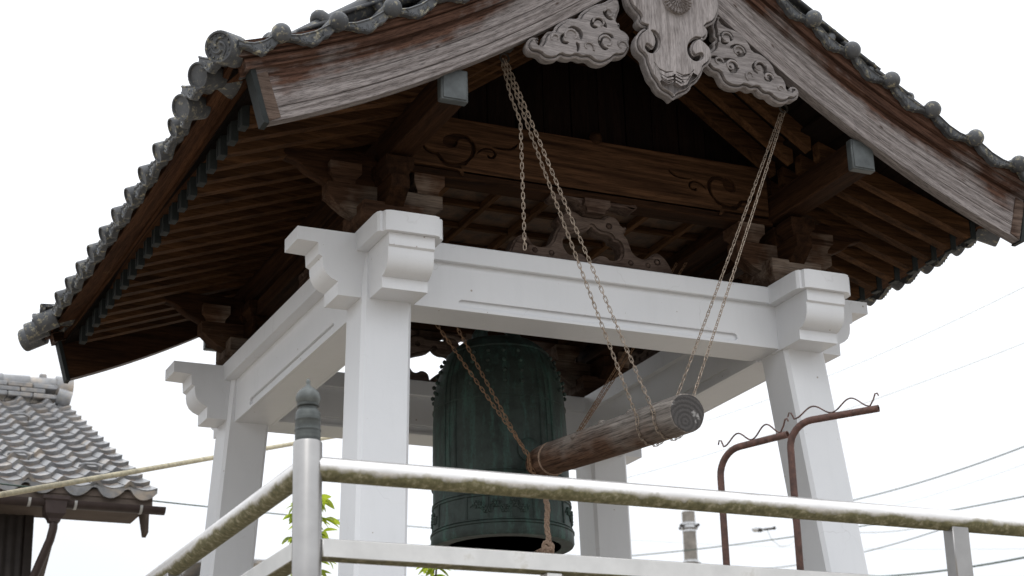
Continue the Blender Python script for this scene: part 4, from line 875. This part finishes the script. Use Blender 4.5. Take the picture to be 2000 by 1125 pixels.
# ---------------------------------------------------------------- rusty hook poles
def hook_pole(label, x, y, zt, tip, r_=.0175, s0=.06):
    o = thing('hook_pole', label, 'pole', 'rusty hook poles behind the rail', (x, y, ZP))
    tp = Vector(tip)-Vector((x, y, ZP)); base = Vector((0, 0, 0)); corner = Vector((0, 0, tp.z)); d = (tp-corner); Ld = d.length; d.normalize()
    R_ = .13; pts = [base, Vector((0, 0, (tp.z-R_)*.5)), Vector((0, 0, tp.z-R_))]
    for k in range(1, 9):
        t = math.pi/2*k/8; pts.append(Vector((0, 0, tp.z-R_))+Vector((0, 0, R_*math.sin(t)))+d*(R_*(1-math.cos(t))))
    pts.append(corner+d*(Ld*.7)); pts.append(tp)
    link('pipe', MB().tube(pts, r_, 14, cap=False).mesh('pipe', RUST), o)
    link('pipe_end', MB().lathe([(r_*.75, -.03), (r_*.78, 0), (r_, 0), (r_, -.01)], n=14, M=T(tp) @ d.to_track_quat('Z', 'Y').to_matrix().to_4x4()).mesh('pipe_end', RUST), o)
    zz = []
    n_ = 40; A_ = .046; La = Ld-R_*.35
    for k in range(n_+1):
        t = k/n_; ph = t*2*2*math.pi
        h = A_*(1-math.cos(ph))/2*(1+.35*t)
        zz.append(corner+d*(R_*.25+La*.93*t)+Vector((0, 0, r_+.002+h)))
    # rising and curling ends
    s1, s2 = zz[0], zz[-1]
    zz = [s1+Vector((0, 0, .016))-d*.034, s1+Vector((0, 0, .038))-d*.026, s1+Vector((0, 0, .034))-d*.014]+zz+[s2+Vector((0, 0, .028))+d*.02, s2+Vector((0, 0, .058))+d*.032, s2+Vector((0, 0, .060))+d*.044, s2+Vector((0, 0, .045))+d*.05]
    link('wavy_wire', MB().tube(zz, .0042, 6).mesh('wavy_wire', RUST, 60), o)
hook_pole('shorter rusty pole with wavy wire on top, left of its taller twin', -.385, -3.4, -1.315, (-.232, -3.80, -1.31))
hook_pole('taller rusty bent pole with wavy wire hooks before the right white post', .045, -3.4, -1.135, (.325, -3.80, -1.125), .0185)
# ---------------------------------------------------------------- neighbouring house
HX, HY, HZ = -1.154, 5.07, .416; SL = .4657; RUN = 4.354
house = thing('neighbour_house', 'dark walled house with grey wavy tiled roof behind the tower', 'house', None, (-4, 7, ZG))
HO = -Vector((-4, 7, ZG))
def hp(name, mb, m, parent=None, smooth=40): return link(name, mb.mesh(name, m, smooth), parent or house, (0, 0, 0) if parent else HO)
COLW, ROWS = .30, 15; NC = 13
th = math.atan(SL); RL = RUN/math.cos(th)/ROWS
def wave(u):     # one pan tile across: roll on the left, trough on the right
    return 0.050*math.exp(-((u-.16)/.11)**2)-.028*math.sin(math.pi*min(1, max(0, (u-.28)/.72)))
def htile():
    us = [0, .05, .1, .16, .22, .28, .4, .55, .7, .85, 1.0]; V, F = [], []
    for (y, dz) in ((-.045, .046), (RL, 0)):
        for u in us: V.append((u*COLW, y, wave(u)+dz))
    n_ = len(us)
    for u in us: V.append((u*COLW, -.045, wave(u)+.006))
    for i in range(n_-1): F.append((i, i+1, n_+i+1, n_+i)); F.append((2*n_+i, 2*n_+i+1, i+1, i))
    me = bpy.data.meshes.new('pan_tile'); me.from_pydata(V, [], F); finish(me, TILE2, 50); return me
ht = htile()
hroof = hp('roof', MB().loft([[(x, HY-.02, HZ-.11), (x, HY-.02, HZ-.05), (x, HY+RUN, HZ+RUN*SL-.05), (x, HY+2*RUN, HZ-.05), (x, HY+2*RUN, HZ-.11), (x, HY+RUN, HZ+RUN*SL-.14)] for x in (HX-NC*COLW-.0, HX-.06)]), PLASTER, None, 0)
RXM = Matrix.Rotation(th, 4, 'X')
for r_ in range(ROWS):
    for c in range(NC):
        p = Vector((HX-(c+1)*COLW, HY+r_*RL*math.cos(th), HZ-.03+r_*RL*math.sin(th)))
        link('roof_tile', ht, hroof, None, T(p) @ RXM @ Matrix.Rotation(random.uniform(-.006, .006), 4, 'Y'))
# eave tiles with thick scalloped lips, verge edging, snow stops
for c in range(NC):
    us = [i/10 for i in range(11)]
    top = [(u, wave(u)+.018) for u in us]; bot = [(u, wave(u)-.02-.045*math.sin(math.pi*u)**.8) for u in us[::-1]]
    link('eave_lip', MB().prism(top+bot, lambda u, v, t: (HX-(c+1)*COLW+u*COLW, HY-.05+t, HZ-.035+v), 0, .03).mesh('eave_lip', TILE2), hroof)
for (c, r_) in ((1.6, 2), (3.6, 3), (2.5, 10), (4.5, 10), (5.6, 2), (6.5, 10)):
    p = Vector((HX-c*COLW, HY+r_*RL*math.cos(th), HZ+.0+r_*RL*math.sin(th)))
    link('snow_stop', MB().tube([(-.10, .03, .0), (-.10, -.01, .05), (-.06, -.04, .07), (.03, -.04, .075), (.09, -.01, .05), (.09, .03, .0)], .014, 8).mesh('snow_stop', TILE2), hroof, None, T(p) @ RXM)
# ridge: courses of flat tiles, round caps, ornament at its end
RZ0 = HZ+RUN*SL; RYY = HY+RUN
for k in range(3):
    for i in range(14):
        x1 = HX-.12-(i+.5*(k % 2))*.28; hw = .17-.02*k
        link('ridge_tile', MB().box(x1-.272, x1, RYY-hw, RYY+hw, RZ0-.03+k*.062, RZ0+.022+k*.062, .008).mesh('ridge_tile', TILE2), hroof)
for i in range(13):
    x1 = HX-.12-i*.3
    link('ridge_cap', MB().tube([(x1, RYY, RZ0+.165), (x1-.3, RYY, RZ0+.155)], .10, 14).mesh('ridge_cap', TILE2), hroof)
    if i % 2 == 0: link('ridge_stub', MB().box(x1-.19, x1-.11, RYY-.03, RYY+.03, RZ0+.24, RZ0+.30, .01).mesh('ridge_stub', TILE2), hroof)
oni = MB().tube([(HX-.13, RYY, RZ0+.16), (HX+.06, RYY, RZ0+.15)], .13, 16).tube([(HX-.12, RYY-.12, RZ0+.02), (HX+.03, RYY-.14, RZ0-.02)], .10, 12).tube([(HX-.10, RYY-.02, RZ0-.03), (HX+.02, RYY-.02, RZ0-.06)], .15, 12)
link('ridge_end_tile', oni.mesh('ridge_end_tile', TILE2), hroof)
hp('wall', MB().box(HX-NC*COLW+.2, -2.20, 5.64, HY+2*RUN-.6, ZG, HZ+.12, .01), PLASTER)
cw = []
for k in range(0, 140):
    x = HX-NC*COLW+.2+k*.020
    if x > -2.17: break
    cw.append((x, 5.60+.014*math.sin(k*math.pi/2)))
cwm = MB(); n_ = len(cw); cwm.add([(x, y, z) for z in (ZG, HZ-.17) for x, y in cw], [(i, i+1, n_+i+1, n_+i) for i in range(n_-1)])
hp('corrugated_cladding', cwm, CORR, None, 80)
hp('corner_board', MB().box(-2.21, -2.13, 5.58, 5.66, ZG, HZ-.16, .005), CORR)
hp('soffit', MB().box(HX-NC*COLW+.02, HX-.08, HY+.02, 5.66, HZ-.20, HZ-.135, .005), PLASTER)
hp('fascia', MB().box(HX-NC*COLW, HX-.03, HY-.012, HY+.018, HZ-.17, HZ-.06, .004), PLASTER)
hp('verge_board', MB().prism([(HY, HZ-.09), (HY+RUN, HZ+RUN*SL-.09), (HY+RUN, HZ+RUN*SL-.26), (HY+.25, HZ-.20), (HY+.1, HZ-.43), (HY, HZ-.40)], lambda u, v, t: (t, u, v), HX-.09, HX-.055), PLASTER, None, 0)
hp('eave_brace', MB().tube([(-2.13, 5.60, -.75), (-2.0, 5.2, .19)], .035, 4), PLASTER)
# half-round gutter, clips, hopper and downpipe
gz = .215; gy = 4.96
gp = [(.062*math.cos(t), .062*math.sin(t)) for t in [math.pi+math.pi*k/10 for k in range(11)]]+[(.055*math.cos(t), .055*math.sin(t)) for t in [2*math.pi-math.pi*k/10 for k in range(11)]]
hp('gutter', MB().loft([[(x, gy+a, gz+b) for a, b in gp] for x in (HX-NC*COLW, -1.10)]), GUT)
for x in (-1.32, -1.90, -2.30, -2.9, -3.5, -4.1): hp('gutter_clip', MB().loft([[(x+dx, gy+a*1.09, gz+b*1.09) for a, b in gp] for dx in (-.012, .012)]).box(x-.01, x+.01, gy+.05, HY, gz-.01, gz+.0, .002), STEELB)
dp = hp('downpipe', MB().tube([(-2.075, gy, .03), (-2.075, gy, -.03), (-2.085, gy+.06, -.12), (-2.29, gy+.50, -.80), (-2.31, gy+.56, -.95), (-2.31, gy+.56, ZG)], .038, 14), GUT)
hop = MB().loft([[(-2.075+sx*hx, gy+sy*hy, z) for sx, sy in ((-1, -1), (1, -1), (1, 1), (-1, 1))] for hx, hy, z in ((.045, .045, .02), (.055, .05, .05), (.085, .075, .09), (.095, .08, .20), (.115, .09, .215), (.115, .09, .245))])
hp('hopper', hop, GUT, None, 20)

# ---------------------------------------------------------------- cable, utility pole, wires, far house
a_, b_ = at(-260, 1012, 11.9), at(1000, 792, 31); a_ = a_+(a_-b_)*.6
tag(MB().tube([a_.lerp(b_, t) for t in [k/20 for k in range(21)]], .0225, 10).build('guarded_cable', GUARD), 'thick yellowed overhead cable crossing before the neighbour roof', 'cable')
pb = at(1347, 1050, 42); pz = at(1347, 996, 42).z
up_ = thing('utility_pole', 'concrete utility pole top between the bell and the rusty poles', 'pole', None, (pb.x, pb.y, ZG))
link('shaft', MB().tube([(0, 0, 0), (0, 0, pz-ZG)], [.20, .145], 20).mesh('shaft', CONC), up_)
for dz, rr, h in ((-.30, .165, .05), (-.38, .18, .06), (-.46, .16, .04), (-1.15, .17, .05)):
    link('band', MB().lathe([(rr, 0), (rr, h), (.1, h), (.1, 0)], (0, 0, pz-ZG+dz), 20).mesh('band', STEELB), up_)
for a in (.3, 2.0, 3.4, 5.2):
    link('insulator', MB().tube([(.16*math.cos(a), .16*math.sin(a), pz-ZG-.36), (.22*math.cos(a), .22*math.sin(a), pz-ZG-.34)], .03, 8).ball((.24*math.cos(a), .24*math.sin(a), pz-ZG-.33), .04, 8, 6).mesh('insulator', IRON), up_)
    link('step_bolt', MB().tube([(.15*math.cos(a), .15*math.sin(a), pz-ZG-1.2), (.25*math.cos(a), .25*math.sin(a), pz-ZG-1.18)], .015, 6).mesh('step_bolt', IRON), up_)
def wire(label, q1, q2, D1, D2, r_=.012, m=WIRE, sagm=.15, group='overhead wires'):
    a, b = at(*q1, D1), at(*q2, D2)
    return tag(MB().tube(sag(a, b, sagm, 16), r_, 5).build('overhead_wire', m), label, 'wire', group)
wire('pale wire running up to the right from behind the right white post, topmost of all', (1380, 822), (2080, 520), 38, 30, .0075, WIRE2)
wire('second pale wire sloping up right, below the topmost one', (1180, 945), (2080, 638), 38, 30, .0075, WIRE2)
wire('dark green wire sloping up right, meeting the frame edge above the rail', (1560, 998), (2080, 840), 38, 30, .011)
wire('thin grey wire sloping up right just over the rail at far right', (1560, 1028), (2080, 876), 40, 32, .005, WIRE2)
wire('green wire crossing the utility pole and rising behind the rail to the right', (1180, 1090), (2120, 945), 41, 30, .011)
wire('green wire rising beyond the right white post below the rail', (1480, 1112), (1900, 1012), 40, 32, .009)
wire('heavy dark cable in the lower right corner under the rail', (1560, 1128), (2080, 1072), 36, 28, .016)
wire('thin level wire passing behind the utility pole', (1100, 1046), (2080, 1070), 46, 46, .006, WIRE2)
wire('green level wire seen under the rail beyond the right post', (1560, 1026), (1800, 1030), 45, 45, .007)
wire('thin dark wire running from the house eave past the left white post', (-60, 938), (1000, 1042), 15.2, 40, .008, WIRE, .05)
wire('short green wire slanting up to the bell rim from below', (790, 1100), (900, 985), 30, 30, .007)
cl = thing('cable_clamp', 'small dark cable clamp with a drooping lead under the rail', 'clamp', None, at(1475, 1034, 40))
link('clamp_body', MB().ball((0, 0, 0), .085, 10, 7, (1, .7, .7)).box(.05, .20, -.03, .03, -.03, .02, .01).mesh('clamp_body', STEELB), cl)
link('jaw', MB().box(.02, .16, -.04, .04, -.045, .03, .01).tube([(.15, 0, 0), (.32, 0, .03), (.45, 0, .05)], .025, 6).ball((.48, 0, .06), .04, 8, 6).mesh('jaw', IRON), cl)
link('lead', MB().tube([(.30, 0, .0), (.40, 0, -.20), (.60, 0, -.33), (.85, 0, -.28), (1.05, 0, -.12)], .010, 5).mesh('lead', WIRE2), cl)
fb = at(505, 1092, 60)
fh = thing('far_house', 'distant low house with pale grey roof behind the left white post', 'house', None, (fb.x, fb.y, ZG))
zt = fb.z-ZG
link('wall', MB().box(-1.2, .3, 0, 6, 0, zt-.1, .02).mesh('wall', HWHITE), fh)
link('roof', MB().loft([[(x, -.5, zt-.12), (x, 3, zt+.55), (x, 6.5, zt-.12), (x, 6.5, zt-.25), (x, 3, zt+.40), (x, -.5, zt-.25)] for x in (-1.4, .55)]).mesh('roof', TILE2, 0), fh)
link('window', MB().box(-.9, -.1, -.04, .02, zt-2.2, zt-1.0, .02).mesh('window', CORR), fh)

# ---------------------------------------------------------------- saplings behind the platform
def leafmesh():
    V, F = [], []; n_ = 7
    for i in range(n_+1):
        t = i/n_; w_ = .026*math.sin(math.pi*min(1, t*1.02))**.75*(1-.25*t); zc = -.016*t*t*2.2
        V += [(-w_, t*.125, zc+.006*abs(w_)/.019), (0, t*.125, zc), (w_, t*.125, zc+.006*abs(w_)/.019)]
    for i in range(n_):
        for j in (0, 1): F.append((3*i+j, 3*i+j+1, 3*i+j+4, 3*i+j+3))
    me = bpy.data.meshes.new('leaf'); me.from_pydata(V, [], F); finish(me, LEAF, 60); return me
LM = leafmesh()
def sapling(label, top, h, nb, spread, seed):
    R = random.Random(seed); t_ = thing('sapling', label, 'tree', 'saplings behind the platform', (top.x, top.y, ZG)); H = top.z-ZG
    tr = [Vector((.05*math.sin(k*1.1), .05*math.cos(k*.9), H*k/12)) for k in range(13)]
    link('trunk', MB().tube(tr, [.035*(1-.85*k/12)+.003 for k in range(13)], 8).mesh('trunk', BARK), t_)
    for b in range(nb):
        z = H-h*(b/nb)**1.2*1.0-.02; base = Vector((0, 0, z)); a = b*2.4+R.uniform(-.3, .3); L_ = spread*(.35+.65*min(1, (H-z)/h+.15))*R.uniform(.7, 1.1)
        d = Vector((math.cos(a), math.sin(a), R.uniform(.35, .8)))
        pts = [base+d*L_*t+Vector((0, 0, -.25*L_*t*t)) for t in [k/6 for k in range(7)]]
        link('branch', MB().tube(pts, [.008*(1-.8*k/6)+.0015 for k in range(7)], 5).mesh('branch', BARK), t_)
        for k in range(1, 7):
            for s_ in (-1, 1):
                if R.random() < .12: continue
                ax = a+s_*R.uniform(.5, 1.2); dv = Vector((math.cos(ax), math.sin(ax), R.uniform(-.75, .25))).normalized()
                q = dv.to_track_quat('Y', 'Z').to_matrix().to_4x4(); sc_ = R.uniform(.75, 1.35)
                link('leaf', LM, t_, None, T(pts[k]) @ q @ Matrix.Rotation(R.uniform(-.8, .8), 4, 'Y') @ Matrix.Scale(sc_, 4))
sapling('leafy bright green sapling seen on both sides of the steel corner post', at(604, 976, 16), 1.5, 30, .27, 3)
sapling('small leafy shoot tip left of the bell under the lower rail', at(846, 1098, 16), 1.0, 18, .18, 5)
